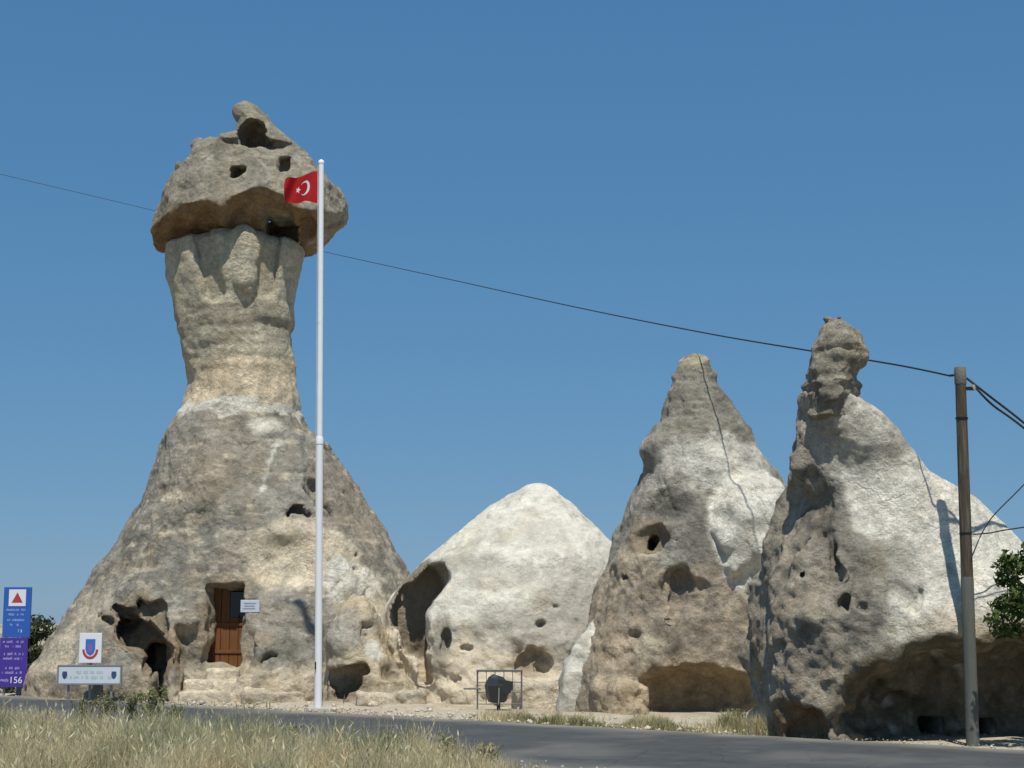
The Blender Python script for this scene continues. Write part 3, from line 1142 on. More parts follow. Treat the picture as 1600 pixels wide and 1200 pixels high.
tag(rock('pointed_rock_chimney', f_2, (.7, 28.4, -.3), (5.8, 34.0, 7.2), .042, paint_2, M_ROCK, amp=.85, seed=520, crack=.03, origin=(at(1070, 1110, Y2)[0], Y2, 0),
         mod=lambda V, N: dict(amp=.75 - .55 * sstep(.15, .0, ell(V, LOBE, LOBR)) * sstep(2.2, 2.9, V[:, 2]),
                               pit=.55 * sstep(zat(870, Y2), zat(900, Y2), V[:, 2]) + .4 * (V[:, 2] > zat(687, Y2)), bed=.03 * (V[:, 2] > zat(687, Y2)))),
    'pointed rock chimney with grey tip, white flank and an oval niche like an eye', 'rock formation', 'rock chimneys beside the road')

# ================================================================== HEADED CHIMNEY WITH WHITE SHOULDER
Y3 = 24.0
c3L = [(622, 1262), (645, 1257), (670, 1248), (700, 1240), (730, 1233), (760, 1230), (800, 1225), (840, 1215), (880, 1206), (920, 1194), (960, 1187), (1000, 1184), (1050, 1186), (1100, 1184), (1190, 1184)]
c3R = [(622, 1336), (632, 1354), (650, 1380), (680, 1406), (710, 1426), (738, 1443), (752, 1462), (766, 1490), (782, 1515), (800, 1541), (820, 1567), (840, 1586), (860, 1602), (900, 1630), (950, 1665), (1050, 1700), (1190, 1720)]
f_30 = profile(c3L, c3R, Y3, [(622, .38), (650, .5), (700, .66), (740, .66), (780, .8), (840, 1.12), (900, 1.5), (970, 1.85), (1190, 1.95)],
               [(622, 23.25), (700, 23.5), (800, 23.8), (900, 24.0), (1190, 24.05)], expo=2.3)


@lru_cache(None)
def h3(px, py): return hit(f_30, px, py)


def f_3(P):
    f = f_30(P)
    tp = 1 - .8 * sstep(zat(720, Y3), zat(640, Y3), P[:, 2])
    f = f + tp * (perlin(P, 1.5, 131) * .12 + perlin(P, .6, 132) * .05)
    P0 = P
    P = warp(P, .08, .35)
    # left column: deep vertical gullies
    lft = sstep(at(1370, 900, 22)[0], at(1310, 900, 22)[0], P[:, 0])
    f = f + lft * .10 * perlin(P, (.45, .45, 1.3), 133)
    f = smax(f, -capsule(P, h3(1275, 745), h3(1290, 830), .13), .08)
    f = smax(f, -capsule(P, h3(1290, 830), h3(1310, 900), .10), .08)
    f = smax(f, -capsule(P, h3(1255, 850), h3(1262, 900), .08), .08)
    # crease where the shoulder leaves the cone
    f = smax(f, -capsule(P, h3(1400, 915) + [0, -.05, 0], h3(1425, 935) + [0, -.05, -.1], .12), .06)
    f = smax(f, -capsule(P, h3(1438, 925), h3(1438, 940), .06), .05)
    for px, py, r in ((1232, 1007, .05), (1258, 985, .05), (1205, 965, .07), (1320, 945, .08), (1215, 1040, .04), (1350, 950, .05)):
        f = smax(f, -ell(P, h3(px, py), (r, r * 1.4, r)), .06)
    # big undercut below the shoulder
    e1 = ell(P, at(1480, 1110, 22.2) + [0, -.15, 0], (1.28, 1.75, .88))
    e2 = ell(P, at(1620, 1095, 22.2) + [0, -.1, 0], (1.1, 1.7, .94))
    e3 = ell(P, at(1400, 1130, 22.2) + [0, -.25, -.1], (.75, 1.0, .88))
    cut = smin(smin(e1, e2, .12), e3, .15) + .16 * perlin(P, .7, 136) + .06 * perlin(P, .28, 138) + .06 * perlin(P, (.25, .9, .9), 137)
    f = smax(f, -cut, .10)
    f = smax(f, -ell(P, h3(1250, 1140) + [0, -.08, -.05], (.42, .42, .42)), .05)
    P = P0
    # two low black mouths at road level
    for a, b in ((1448, 1488), (1532, 1566)):
        x0, x1 = at(a, 1155, 23.4)[0], at(b, 1155, 23.4)[0]
        f = smax(f, -rbox(P, np.array([(x0 + x1) / 2, 24.0, .12]), ((x1 - x0) / 2, 1.2, .16), .03), .02)
    return np.maximum(f, -.25 - P[:, 2])


def paint_3(P, N):
    p = Paint(P, N, WHITE * 1.1, 600)
    p.noise(p.n1 + .3 * p.n0, .35, .9, LGREY * 1.3, .3)
    # upper cone mottled grey
    up = sstep(zat(745, Y3), zat(715, Y3), P[:, 2] + .25 * p.n1)
    p.mix(up * .35, LGREY * 1.25)
    p.mix(up * .4 * sstep(.0, .5, p.n1 + .4 * p.n2), GREY)
    p.blob(h3(1400, 690), (.3, .9, .18), GREY * 1.3, .4, .7, .5)
    # rough left column
    xe = np.interp(P[:, 2], [zat(1150, 22), zat(1000, 22), zat(900, 22), zat(800, 22.5), zat(700, 23), zat(630, 23.2)],
                   [at(1345, 0, 22)[0], at(1362, 0, 22)[0], at(1372, 0, 22)[0], at(1312, 0, 22.4)[0], at(1258, 0, 22.8)[0], at(1250, 0, 23)[0]])
    w = sstep(.18, -.18, P[:, 0] - xe + .22 * p.n1 + .12 * p.n2)
    p.mix(w * .97, LGREY * np.array([.85, .81, .77]))
    p.mix(w * .7 * sstep(.0, .5, p.n1), BROWN * 1.1)
    p.mix(w * .75 * sstep(.05, .45, p.n2 + .4 * p.st), GREY * .68)
    p.mix(w * .5 * sstep(.1, .6, -p.n1), CREAM * .8)
    p.blob(h3(1210, 1020), (.5, .8, .9), BROWN * 1.2, .4, .6, .7)
    p.blob(h3(1300, 800), (.25, .5, .6), GREY * .8, .4, .6, .7)
    p.blob(h3(1375, 900), (.5, .6, .6), GREY * 1.05, .5, .8, .5)
    p.blob(h3(1440, 905), (.5, .5, .22), LGREY * .95, .5, .9, .5)
    p.blob(h3(1330, 725), (.4, .6, .15), GREY * 1.2, .5, .9, .5)
    # warm lip, then dark brown colour over the undercut hollow
    p.blob(h3(1480, 985), (.75, .5, .25), CREAM * 1.12, .4, .5, .7)
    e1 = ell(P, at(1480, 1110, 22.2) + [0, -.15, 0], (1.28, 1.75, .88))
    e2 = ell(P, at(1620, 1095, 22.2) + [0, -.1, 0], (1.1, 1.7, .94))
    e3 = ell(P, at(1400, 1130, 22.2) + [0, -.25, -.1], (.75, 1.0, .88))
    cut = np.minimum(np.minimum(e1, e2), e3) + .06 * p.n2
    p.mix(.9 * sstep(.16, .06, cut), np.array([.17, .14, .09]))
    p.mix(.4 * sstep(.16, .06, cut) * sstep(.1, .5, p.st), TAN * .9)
    p.blob(h3(1250, 1140) + [0, .3, 0], (.46, .5, .46), OCHRE * .75, .1, .2, .9)
    p.blob(h3(1185, 1135), (.25, .5, .3), CREAM, .3, .5, .7)
    return p.C


root3 = empty('headed_chimney', (at(1310, 1150, Y3)[0], Y3, 0), 'rock chimney topped by a lumpy head-like stone, with a broad white shoulder', 'rock formation', 'rock chimneys beside the road')
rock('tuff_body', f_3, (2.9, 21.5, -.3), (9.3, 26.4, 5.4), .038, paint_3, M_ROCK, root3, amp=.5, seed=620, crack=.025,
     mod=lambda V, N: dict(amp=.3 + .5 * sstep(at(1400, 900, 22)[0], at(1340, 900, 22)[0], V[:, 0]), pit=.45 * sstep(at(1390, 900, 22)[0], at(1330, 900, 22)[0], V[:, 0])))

YH = 23.1
hdL = [(636, 1268), (627, 1260), (615, 1255), (600, 1257), (585, 1260), (570, 1266), (555, 1270), (540, 1273), (525, 1279), (512, 1287), (504, 1298)]
hdR = [(632, 1326), (620, 1334), (610, 1341), (595, 1340), (578, 1340), (565, 1345), (552, 1351), (544, 1347), (530, 1343), (518, 1335), (508, 1322), (504, 1310)]
f_h0 = profile(hdL, hdR, YH, [(642, .36), (610, .40), (560, .40), (530, .36), (512, .24), (504, .08)], expo=2.2)


def f_head(P):
    f = f_h0(P) - .02 + perlin(P, .45, 141) * .07 + perlin(P, .22, 142) * .04
    for py in (552, 590, 612):
        z = zat(py, YH) + .06 * perlin(P, .4, 143 + py)
        f = f + .03 * np.exp(-((P[:, 2] - z) / .04) ** 2)
    f = smin(f, ell(P, at(1343, 551, YH - .1), (.10, .12, .07)), .05)
    return f


def paint_head(P, N):
    p = Paint(P, N, np.array([.34, .31, .245]), 700)
    p.noise(p.n1, -.1, .5, YELL * 1.05, .7)
    p.noise(p.n2, .1, .5, np.array([.20, .18, .14]), .6)
    p.noise(p.hz, .2, .6, LGREY, .5)
    p.blob(at(1290, 620, YH - .4), (.3, .3, .18), GREY * .7, .3, .5, .6)
    return p.C


rock('head_stone', f_head, (4.0, 22.5, 4.5), (5.4, 23.9, 6.7), .028, paint_head, M_CAP, root3, amp=.5, seed=720, pit=.35)

# ================================================================== LOW OUTCROPS AND BOULDERS
YO = 34.0
f_o0 = profile([(925, 548), (950, 530), (1000, 512), (1060, 506), (1115, 503)], [(925, 572), (945, 583), (965, 592), (990, 597), (1005, 603), (1020, 612), (1045, 628), (1060, 650), (1115, 674)], YO,
               [(925, .2), (950, .5), (1000, .9), (1060, 1.25), (1115, 1.4)], expo=2.5)


@lru_cache(None)
def ho(px, py): return hit(f_o0, px, py)


def f_out(P):
    f = f_o0(P) + perlin(P, .9, 151) * .10 + perlin(P, .4, 152) * .04
    P = warp(P, .04, .4)
    f = smax(f, -carve(P, f_o0(P), [(524, 1056, 566, 1046, 11), (530, 1068, 552, 1066, 14), (532, 1085, 536, 1078, 9)], 0, 33.75), .02)
    f = smax(f, -rbox(P, ho(612, 1045) + [0, -.1, 0], (.13, .3, .22), .08, -.3), .05)
    f = smax(f, -ell(P, ho(572, 992), (.06, .15, .06)), .03)
    f = smax(f, -capsule(P, ho(600, 1080), ho(606, 1100), .03), .03)
    f = smax(f, -rbox(P, ho(590, 1000) + [.1, -.35, .25], (.35, .4, .3), .03, .4, -.6), .03)
    return np.maximum(f, -.25 - P[:, 2])


def paint_out(P, N):
    p = Paint(P, N, CREAM * np.array([.92, .9, .86]), 800)
    p.noise(p.n1, .0, .5, TAN * 1.2, .6)
    p.noise(p.n2, .2, .6, LGREY, .6)
    p.blob(ho(535, 985), (.5, .6, .5), LGREY, .3, .5, .8)
    p.blob(ho(588, 1015), (.24, .4, .2), WHITE, .15, .3, .95)
    p.blob(ho(540, 1075) + [0, .4, 0], (.62, .6, .5), TAN * .9, .1, .15, .9)
    p.blob(ho(612, 1042), (.2, .4, .3), BROWN, .2, .3, .8)
    return p.C


tag(rock('tuff_outcrop', f_out, (-4.4, 31.9, -.3), (-1.2, 35.8, 2.6), .035, paint_out, M_ROCK, amp=.55, seed=820, pit=.2, origin=(-2.8, YO, 0)),
    'low broken cream outcrop with a shaded brown recess, right beside the flagpole', 'rock', 'low rocks at the foot of the chimneys')

f_s0 = profile([(962, 930), (1000, 906), (1035, 880), (1062, 872), (1115, 868)], [(962, 946), (1000, 950), (1030, 945), (1062, 930), (1115, 925)], 30.7,
               [(962, .08), (1000, .2), (1060, .4), (1115, .5)], expo=4)


def paint_slab(P, N):
    p = Paint(P, N, WHITE * .95, 850)
    p.band(-1, .65, LGREY * 1.05, .06, .15, .9)
    p.noise(p.n2, .2, .6, LGREY, .4)
    return p.C


tag(rock('leaning_slab', lambda P: np.maximum(f_s0(P) + perlin(P, .6, 161) * .06 + perlin(P, .2, 162) * .015, -.2 - P[:, 2]), (.7, 29.8, -.25), (1.8, 31.4, 2.2), .03, paint_slab, M_WHITE, amp=.4, seed=860, origin=(1.2, 30.6, 0)),
    'narrow bright white slab leaning against the left flank of the pointed chimney', 'rock', 'low rocks at the foot of the chimneys')


def boulder(px, py, w, hgt, dep, rz, col, seed, label, flat=False):
    Y = ground_y(py)
    c = at(px, py, Y)
    c[2] = 0

    def f(P):
        d = rbox(P, c + [0, 0, hgt * .42], (w / 2, dep / 2, hgt * .6), min(w, dep, hgt) * .28, rz) + perlin(P, .5, seed) * .09 + perlin(P, .22, seed + 1) * .04
        q = (P - c) @ np.array([math.cos(rz + 1.1), math.sin(rz + 1.1), .9])
        d = smax(d, (q - hgt * .75) * .7, .04)
        return np.maximum(d, -.15 - P[:, 2])

    def pt(P, N):
        p = Paint(P, N, col, seed)
        p.noise(p.n1, .0, .5, col * .8, .6)
        p.noise(p.n2, .1, .6, LGREY, .5)
        return p.C
    m = max(w, dep) * .75 + .1
    o = rock('boulder', f, c - [m, m, .2], c + [m, m, hgt * 1.3 + .1], .03, pt, M_ROCK, amp=.45, seed=seed, origin=c, pit=.15)
    return tag(o, label, 'boulder', 'low rocks at the foot of the chimneys')


for b in (
    (842, 1108, .95, .55, .6, .2, CREAM * 1.1, 901, 'wide pale boulder with a flat top just right of the litter bin'),
    (893, 1108, .40, .55, .4, .6, LGREY, 911, 'upright grey stone at the foot of the white leaning slab'),
    (930, 1112, .38, .40, .4, 1.0, LGREY * 1.1, 921, 'small grey stone between the leaning slab and the brown undercut'),
    (988, 1117, .42, .36, .4, .4, TAN * 1.4, 931, 'pinkish wedge-shaped stone at the mouth of the brown undercut'),
    (585, 1104, .75, .30, .5, .1, CREAM * 1.05, 941, 'low cream boulder below the broken outcrop beside the flagpole'),
    (640, 1103, .75, .26, .5, -.1, CREAM, 951, 'cream block with a square face below the arched niche'),
    (430, 1100, 1.3, .28, .6, .1, CREAM * 1.02, 961, 'long low pale ledge stone between the steps and the flagpole'),
    (90, 1086, .7, .2, .4, .2, CREAM * .9, 971, 'small pale stone by the left foot of the capped chimney'),
    (1186, 1140, .32, .30, .3, .3, CREAM * .95, 981, 'small pale stone at the foot of the headed chimney'),
):
    boulder(*b)

# ================================================================== DOOR AND STEPS OF THE MAIN CHIMNEY
M_WOOD = mat('brown_door_wood', (.17, .07, .025), .6, .35, 5, .004, 30, stretch=(9, 9, 1), spec=.3)
M_WOODF = mat('dark_door_frame', (.12, .06, .028), .7, .3, 6, .003, 40, stretch=(6, 6, 1))
M_DARK = mat('dark_glass', (.012, .012, .012), .15, .1, 4, spec=.5)
M_IRON = mat('dark_iron', (.03, .03, .032), .5, .2, 20, metal=.6)

door_c = np.array([DCX, DOOR_Y, DZ0 + .02])
dh = DZ1 - DZ0 - .02
dw = DW + .02
n_pl = 4
pw = dw / n_pl
zwin = DZ0 + dh * .60
door = MB()
door.box((DCX - dw / 2 - .03, DOOR_Y - .02, DZ0 + dh / 2), (.035, .05, dh / 2 + .03), bev=.008)
door.box((DCX + dw / 2 + .03, DOOR_Y - .02, DZ0 + dh / 2), (.035, .05, dh / 2 + .03), bev=.008)
door.box((DCX, DOOR_Y - .02, DZ1 + .045), (dw / 2 + .065, .048, .035), bev=.008)
door_o = door.build('door', M_WOODF, root_main, origin=(DCX, DOOR_Y, DZ0))
door_o['label'] = 'narrow brown plank door with a dark upper pane'
pl_h = MB().box((0, 0, dh / 2), (pw / 2 - .004, .018, dh / 2), bev=.006)
for k in range(n_pl):
    short = k >= n_pl - 2
    hh = dh * .60 if short else dh
    zoff = DZ0
    x = DCX - dw / 2 + (k + .5) * pw
    MB().box((x, DOOR_Y + random.uniform(-.004, .004), zoff + hh / 2), (pw / 2 - .004, .018, hh / 2), bev=.006).build('plank', M_WOOD, door_o)
MB().box((DCX + pw, DOOR_Y + .005, zwin + dh * .16 + .004), (pw - .006, .010, dh * .16)).build('pane', M_DARK, door_o)
MB().box((DCX + pw, DOOR_Y - .002, DZ0 + dh * .97), (pw - .004, .018, dh * .03), bev=.004).build('top_rail', M_WOOD, door_o)
for zz in (.18, .52):
    MB().box((DCX, DOOR_Y - .030, DZ0 + dh * zz), (dw / 2 - .02, .010, .035), bev=.004).build('cross_rail', M_WOOD, door_o)
MB().tube([(DCX + .20, DOOR_Y - .03, DZ0 + .95), (DCX + .20, DOOR_Y - .08, DZ0 + .95), (DCX + .20, DOOR_Y - .08, DZ0 + 1.08), (DCX + .20, DOOR_Y - .03, DZ0 + 1.08)], .009, 8).build('handle', M_IRON, door_o)

st_y = DOOR_FACE - .05
ns = 3
for k in range(ns):
    zt = DZ0 - .02 - k * (DZ0 / ns)
    e0, e1 = at((322, 288, 280)[k], 1070, st_y - .12 - .36 * k)[0], at(375 - k, 1070, st_y - .12 - .36 * k)[0]
    wd, xc = (e1 - e0) / 2, (e0 + e1) / 2
    y0 = st_y - .12 - .36 * k
    cc = np.array([xc, y0 + .55, zt - .3])
    fs = lambda P, cc=cc, wd=wd: np.maximum(rbox(P, cc, (wd, .62, .3), .05) + perlin(P, .5, 170) * .03 + perlin(P, .18, 171) * .012, -.1 - P[:, 2])

    def ps(P, N, k=k):
        p = Paint(P, N, CREAM * 1.18, 170 + k)
        p.noise(p.n1, .0, .5, CREAM * .8, .6)
        p.noise(p.n2, .2, .6, LGREY, .5)
        return p.C
    rock('step', fs, cc - [wd + .1, .75, .75], cc + [wd + .1, .75, .4], .03, ps, M_ROCK, root_main, amp=.3, seed=175 + k, origin=(xc, y0, 0))

# plaque beside the door
M_PLAQ = mat('pale_blue_enamel', (.50, .55, .62), .4, .06, 8)
M_PLTX = mat('plaque_print', (.25, .28, .36), .6, .1, 8)
pq = at(389, 947, DOOR_FACE - .03)
pl_y = hit(f_main, 389, 947)[1]
rt = empty('wall_plaque', (pq[0], pl_y, pq[2]), 'small pale blue plaque on the rock beside the wooden door', 'plaque')
MB().box((pq[0], pl_y - .02, pq[2]), (.20, .02, .13), bev=.006).build('plate', M_PLAQ, rt)
for k in range(3):
    MB().box((pq[0] - .01 * k, pl_y - .043, pq[2] + .06 - .055 * k), (.13 - .02 * (k % 2), .002, .010)).build('print_line', M_PLTX, rt)

# ================================================================== FLAGPOLE AND FLAG
M_WPAINT = mat('white_paint', (.78, .79, .80), .35, .05, 3, spec=.5, dirt=((.55, .54, .5), 2.5, .66))
YF = ground_y(1112)
fb, ftp = at(497, 1112, YF), at(502, 251, YF)
fb[2] = 0


def fpt(py):
    z = zat(py, YF)
    t = z / ftp[2]
    return fb * (1 - t) + ftp * t


rt = empty('flagpole', fb, 'tall slender white flagpole standing in front of the capped chimney', 'flagpole')
MB().tube([fpt(1112) - [0, 0, .1], fpt(690)], [.070, .066], 20).build('lower_pole', M_WPAINT, rt, smooth=True)
MB().tube([fpt(694), fpt(686), fpt(682)], [.074, .074, .060], 20).build('collar', M_WPAINT, rt, smooth=True)
MB().tube([fpt(683), fpt(256)], [.056, .050], 20).build('upper_pole', M_WPAINT, rt, smooth=True)
MB().tube([fpt(256.2), fpt(254), fpt(251), fpt(249)], [.055, .062, .05, .01], 16).build('finial', M_WPAINT, rt, smooth=True)
MB().box((fb[0], fb[1], .03), (.22, .22, .05), .3, .02).build('base_block', mat('pole_concrete', (.42, .40, .36), .9, .15, 8, .01, 40), rt)
M_ROPE = mat('halyard', (.6, .6, .58), .8)
MB().tube([fpt(262) + [-.058, -.062, 0], fpt(680) + [-.06, -.085, 0], fpt(1040) + [-.045, -.082, 0]], .004, 6).build('halyard', M_ROPE, rt)
MB().box(tuple(fpt(1040) + [-.045, -.080, 0]), (.012, .012, .07), bev=.004).build('cleat', M_IRON, rt)

FW, FH = 1.02, .64
h_top = fpt(267)


def flag_pt(s, t, off=0.0):
    """s along the fly from the hoist, t up"""
    def base(s, t):
        r = 0.085 * math.sin(2.3 + s * 8.2 + 1.6 * t) * (s ** .6) + .03 * math.sin(s * 15 + 4 * t) * s
        x = -.055 - s * .70 + .10 * r
        y = s * .52 + r * 1.5
        hgt = FH * (1 - .22 * s)
        drop = -.02 + .16 * math.sin(s * 1.55) * s * 0 + .03 * math.sin(s * 6)
        z = -FH + FH * t + (.5 - t) * .20 * s + drop * s + .20 * s * (1 - t) * .0 + .10 * s
        return Vector((h_top[0] + x, h_top[1] + y, h_top[2] + z))
    p = base(s, t)
    if off:
        a, b = base(s + .01, t) - p, base(s, t + .01) - p
        p = p + a.cross(b).normalized() * off
    return p


M_RED = mat('red_flag_cloth', (.43, .008, .013), .75, .12, 5, .002, 160)
M_FWHITE = mat('white_flag_cloth', (.75, .74, .73), .75, .05, 5)
ns_, nt_ = 40, 26
rt = empty('flag', fpt(293), 'red flag with a white crescent and star flying from the white pole', 'flag')
v = [flag_pt(i / ns_, j / nt_) for i in range(ns_ + 1) for j in range(nt_ + 1)]
fq = [(i * (nt_ + 1) + j, (i + 1) * (nt_ + 1) + j, (i + 1) * (nt_ + 1) + j + 1, i * (nt_ + 1) + j + 1) for i in range(ns_) for j in range(nt_)]
MB().add(v, fq).build('cloth', M_RED, rt, smooth=True)
AR = FH / FW
for side in (-.004, .004):
    # crescent (outer disc minus offset inner disc) and five-pointed star
    cv, cf, n = [], [], 40
    ca, ro, ri, dc = (.40, .5), .27, .215, .068
    for k in range(n + 1):
        a = math.radians(33 + (360 - 66) * k / n)
        po = (ca[0] / AR + ro * math.cos(a), ca[1] + ro * math.sin(a))
        # inner arc point on the ray through the same fraction
        a2 = math.radians(42 + (360 - 84) * k / n)
        pi_ = (ca[0] / AR + dc + ri * math.cos(a2), ca[1] + ri * math.sin(a2))
        if k in (0, n):
            pi_ = po
        for q in (po, pi_):
            cv.append(flag_pt(q[0] * AR, q[1], side))
    for k in range(n):
        cf.append((2 * k, 2 * k + 1, 2 * k + 3, 2 * k + 2))
    MB().add(cv, cf).build('crescent', M_FWHITE, rt)
    sc_ = (.40 / AR + .36, .5)
    sv = [flag_pt(sc_[0] * AR, sc_[1], side)]
    for k in range(10):
        a = math.pi + 2 * math.pi * k / 10
        r = .135 if k % 2 == 0 else .055
        sv.append(flag_pt((sc_[0] + r * math.cos(a)) * AR, sc_[1] + r * math.sin(a), side))
    MB().add(sv, [(0, 1 + k, 1 + (k + 1) % 10) for k in range(10)]).build('star', M_FWHITE, rt)

# ================================================================== UTILITY POLE AND CABLES
M_POLE = mat('weathered_pole_wood', (.075, .058, .038), .85, .4, 4, .01, 22, stretch=(7, 7, .6), dirt=((.13, .12, .095), 3, .5))
M_SLEEVE = mat('grey_pole_foot', (.115, .118, .105), .85, .25, 5, .006, 30, stretch=(4, 4, .6))
M_CABLE = mat('black_cable', (.02, .022, .026), .6)
M_PORC = mat('porcelain', (.35, .33, .28), .3)
YP = ground_y(1166)
pb, ptp = at(1520, 1166, YP), at(1500, 575, YP + .02)
pb[2] = 0


def ppt(py):
    z = zat(py, YP)
    t = z / ptp[2]
    return pb * (1 - t) + ptp * t


rt = empty('utility_pole', pb, 'weathered wooden utility pole with grey foot beside the road', 'utility pole')
MB().tube([ppt(905), ppt(800), ppt(700), ppt(600)], [0.081, 0.079, 0.076, 0.072], 16).build('shaft', M_POLE, rt, smooth=True)
MB().tube([ppt(1166) - [0, 0, .2], ppt(1000), ppt(905), ppt(895)], [0.088, 0.086, 0.086, 0.072], 16).build('foot', M_SLEEVE, rt, smooth=True)
MB().tube([ppt(601), ppt(599), ppt(580), ppt(574)], [0.074, 0.083, 0.083, 0.077], 12).build('pole_top', mat('bleached_wood_end', (.17, .16, .13), .9, .25, 9, .008, 30), rt, smooth=True)
for py in (655, 835):
    MB().tube([ppt(py), ppt(py - 3)], [0.085, 0.085], 16).build('band', M_IRON, rt, smooth=True)
a = ppt(607)
MB().box(tuple(a + [.10, -.02, 0]), (.07, .025, .025), bev=.006).build('bracket', M_IRON, rt)
MB().tube([a + [.17, -.02, -.03], a + [.17, -.02, .01], a + [.17, -.02, .05]], [.022, .034, .018], 10).build('insulator', M_PORC, rt, smooth=True)
a = ppt(586)
MB().tube([a + [-.09, .0, 0], a + [-.14, .04, 0]], .016, 8).build('hook', M_IRON, rt)
HOOK_L, HOOK_R, HOOK_R2 = a + np.array([-.14, .04, 0]), ppt(590) + np.array([.09, .02, 0]), ppt(607) + np.array([.17, -.02, .05])


def cable(name, pts, r, label, group=None):
    # smooth interpolation through survey points
    P = [Vector(p) for p in pts]
    out = []
    for k in range(len(P) - 1):
        p0, p1, p2, p3 = P[max(k - 1, 0)], P[k], P[k + 1], P[min(k + 2, len(P) - 1)]
        for i in range(8):
            t = i / 8
            out.append(.5 * ((2 * p1) + (p2 - p0) * t + (2 * p0 - 5 * p1 + 4 * p2 - p3) * t * t + (3 * p1 - p0 - 3 * p2 + p3) * t ** 3))
    out.append(P[-1])
    o = MB().tube(out, r, 8).build(name, M_CABLE, origin=out[0], smooth=True)
    return tag(o, label, 'cable', group)


def Yw(px):
    k0 = HOOK_L[0] + .277 * HOOK_L[1]
    return min(k0 / max(.277 + (px - 800) / F / CT * .985, .1), 82.0)


cable('overhead_cable', [HOOK_L] + [at(px, py, Yw(px)) for px, py in ((1400, 570), (1265, 548), (1100, 520), (900, 480), (700, 436), (505, 393), (400, 368), (245, 330), (0, 272), (-40, 262))], .013,
      'long dark cable running from the pole top behind the capped chimney', 'cables on the utility pole')
cable('overhead_cable', [HOOK_R, at(1550, 622, 22.0), at(1600, 661, 22.8), at(1720, 760, 25)], .016, 'upper of two dark cables sloping down from the utility pole top', 'cables on the utility pole')
cable('overhead_cable', [HOOK_R2, at(1550, 632, 22.0), at(1600, 669, 22.8), at(1720, 768, 25)], .016, 'lower of two dark cables sloping down from the utility pole bracket', 'cables on the utility pole')
cable('service_cable', [ppt(835) + [.09, -.02, 0], at(1545, 833, YP + .05), at(1566, 829, YP + .15), at(1585, 826, YP + .25), at(1680, 812, YP + .6)], .009, 'thin cable leaving the utility pole halfway up across the white shoulder', 'cables on the utility pole')
cable('service_cable', [ppt(870) + [.05, -.085, 0], at(1545, 815, YP - .1), at(1600, 757, YP - .2), at(1700, 650, YP - .4)], .008, 'thin stay wire rising steeply from the middle of the utility pole', 'cables on the utility pole')

# ================================================================== SIGNS
M_BLUE = mat('blue_sign_face', (.028, .11, .42), .4, .08, 3, spec=.4)
M_PURP = mat('violet_sign_face', (.065, .035, .28), .4, .08, 3, spec=.4)
M_SWHITE = mat('white_print', (.70, .72, .76), .5, .04, 5)
M_LBLUE = mat('pale_blue_print', (.26, .36, .66), .5, .05, 5)
M_LVIO = mat('lilac_print', (.36, .33, .62), .5, .05, 5)
M_SRED = mat('red_print', (.42, .05, .06), .5, .05, 5)
M_STEEL = mat('grey_steel', (.30, .31, .32), .45, .1, 10, metal=.5)
M_NAVY = mat('navy_print', (.05, .07, .17), .5, .05, 5)
M_GREY = mat('grey_print', (.40, .47, .51), .6, .05, 5)


def text_mesh(txt, size, c, m, name, parent):
    cu = bpy.data.curves.new('t', 'FONT')
    cu.body, cu.size, cu.align_x, cu.align_y, cu.extrude = txt, size, 'CENTER', 'CENTER', .002
    ob = bpy.data.objects.new('t', cu)
    COL.objects.link(ob)
    bpy.context.view_layer.update()
    me = bpy.data.meshes.new_from_object(ob.evaluated_get(bpy.context.evaluated_depsgraph_get()))
    bpy.data.objects.remove(ob)
    me.transform(Matrix.Translation(Vector(c)) @ Matrix.Rotation(math.pi / 2, 4, 'X'))
    return link(name, me, m, parent)


YS = 36.7
sl, sr = at(3, 995, YS)[0], at(46, 995, YS)[0]
sx, sw = (sl + sr) / 2, (sr - sl) / 2
z_top, z_mid, z_bot = zat(917, YS), zat(996, YS), zat(1074, YS)
rt = empty('information_board', (sx, YS, 0), 'tall narrow blue and violet information board with a red triangle', 'sign')
MB().box((sx + .01, YS, (z_top + z_mid) / 2), (sw, .03, (z_top - z_mid) / 2 - .003), bev=.006).build('blue_panel', M_BLUE, rt)
MB().box((sx - .03, YS, (z_mid + z_bot) / 2), (sw, .03, (z_mid - z_bot) / 2 - .003), bev=.006).build('violet_panel', M_PURP, rt)
for s in (-1, 1):
    MB().tube([(sx + s * sw * .75, YS + .06, -.1), (sx + s * sw * .75, YS + .06, z_top - .1)], .028, 10).build('post', M_STEEL, rt, smooth=True)
yf = YS - .033
wz = zat(934, YS)
MB().box((sx + .01, yf, wz), (.19, .003, .185)).build('white_square', M_SWHITE, rt)
tz = wz - .01
tri = [(sx + .01 - .125, yf - .005, tz - .10), (sx + .01 + .125, yf - .005, tz - .10), (sx + .01, yf - .005, tz + .13)]
tri2 = [(p[0], p[1] + .003, p[2]) for p in tri]
MB().add(tri + tri2, [(0, 1, 2), (0, 3, 4, 1), (1, 4, 5, 2), (2, 5, 3, 0)]).build('red_triangle', M_SRED, rt)


def glyph_line(x0, x1, y, z, h, m, parent, seed):
    """one line of lettering too small to read: uneven strokes"""
    R = random.Random(seed)
    g, x = MB(), x0
    while x < x1:
        w = R.uniform(.006, .018)
        if R.random() < .16:
            x += .025
        else:
            dz = R.choice((0, 0, h * .25, -h * .2))
            g.box((x + w / 2, y, z + dz / 2), (w / 2, .002, h * R.uniform(.6, 1) / 2))
        x += w + R.uniform(.004, .010)
    return tag(g.build('print_line', m, parent), kind='stuff')


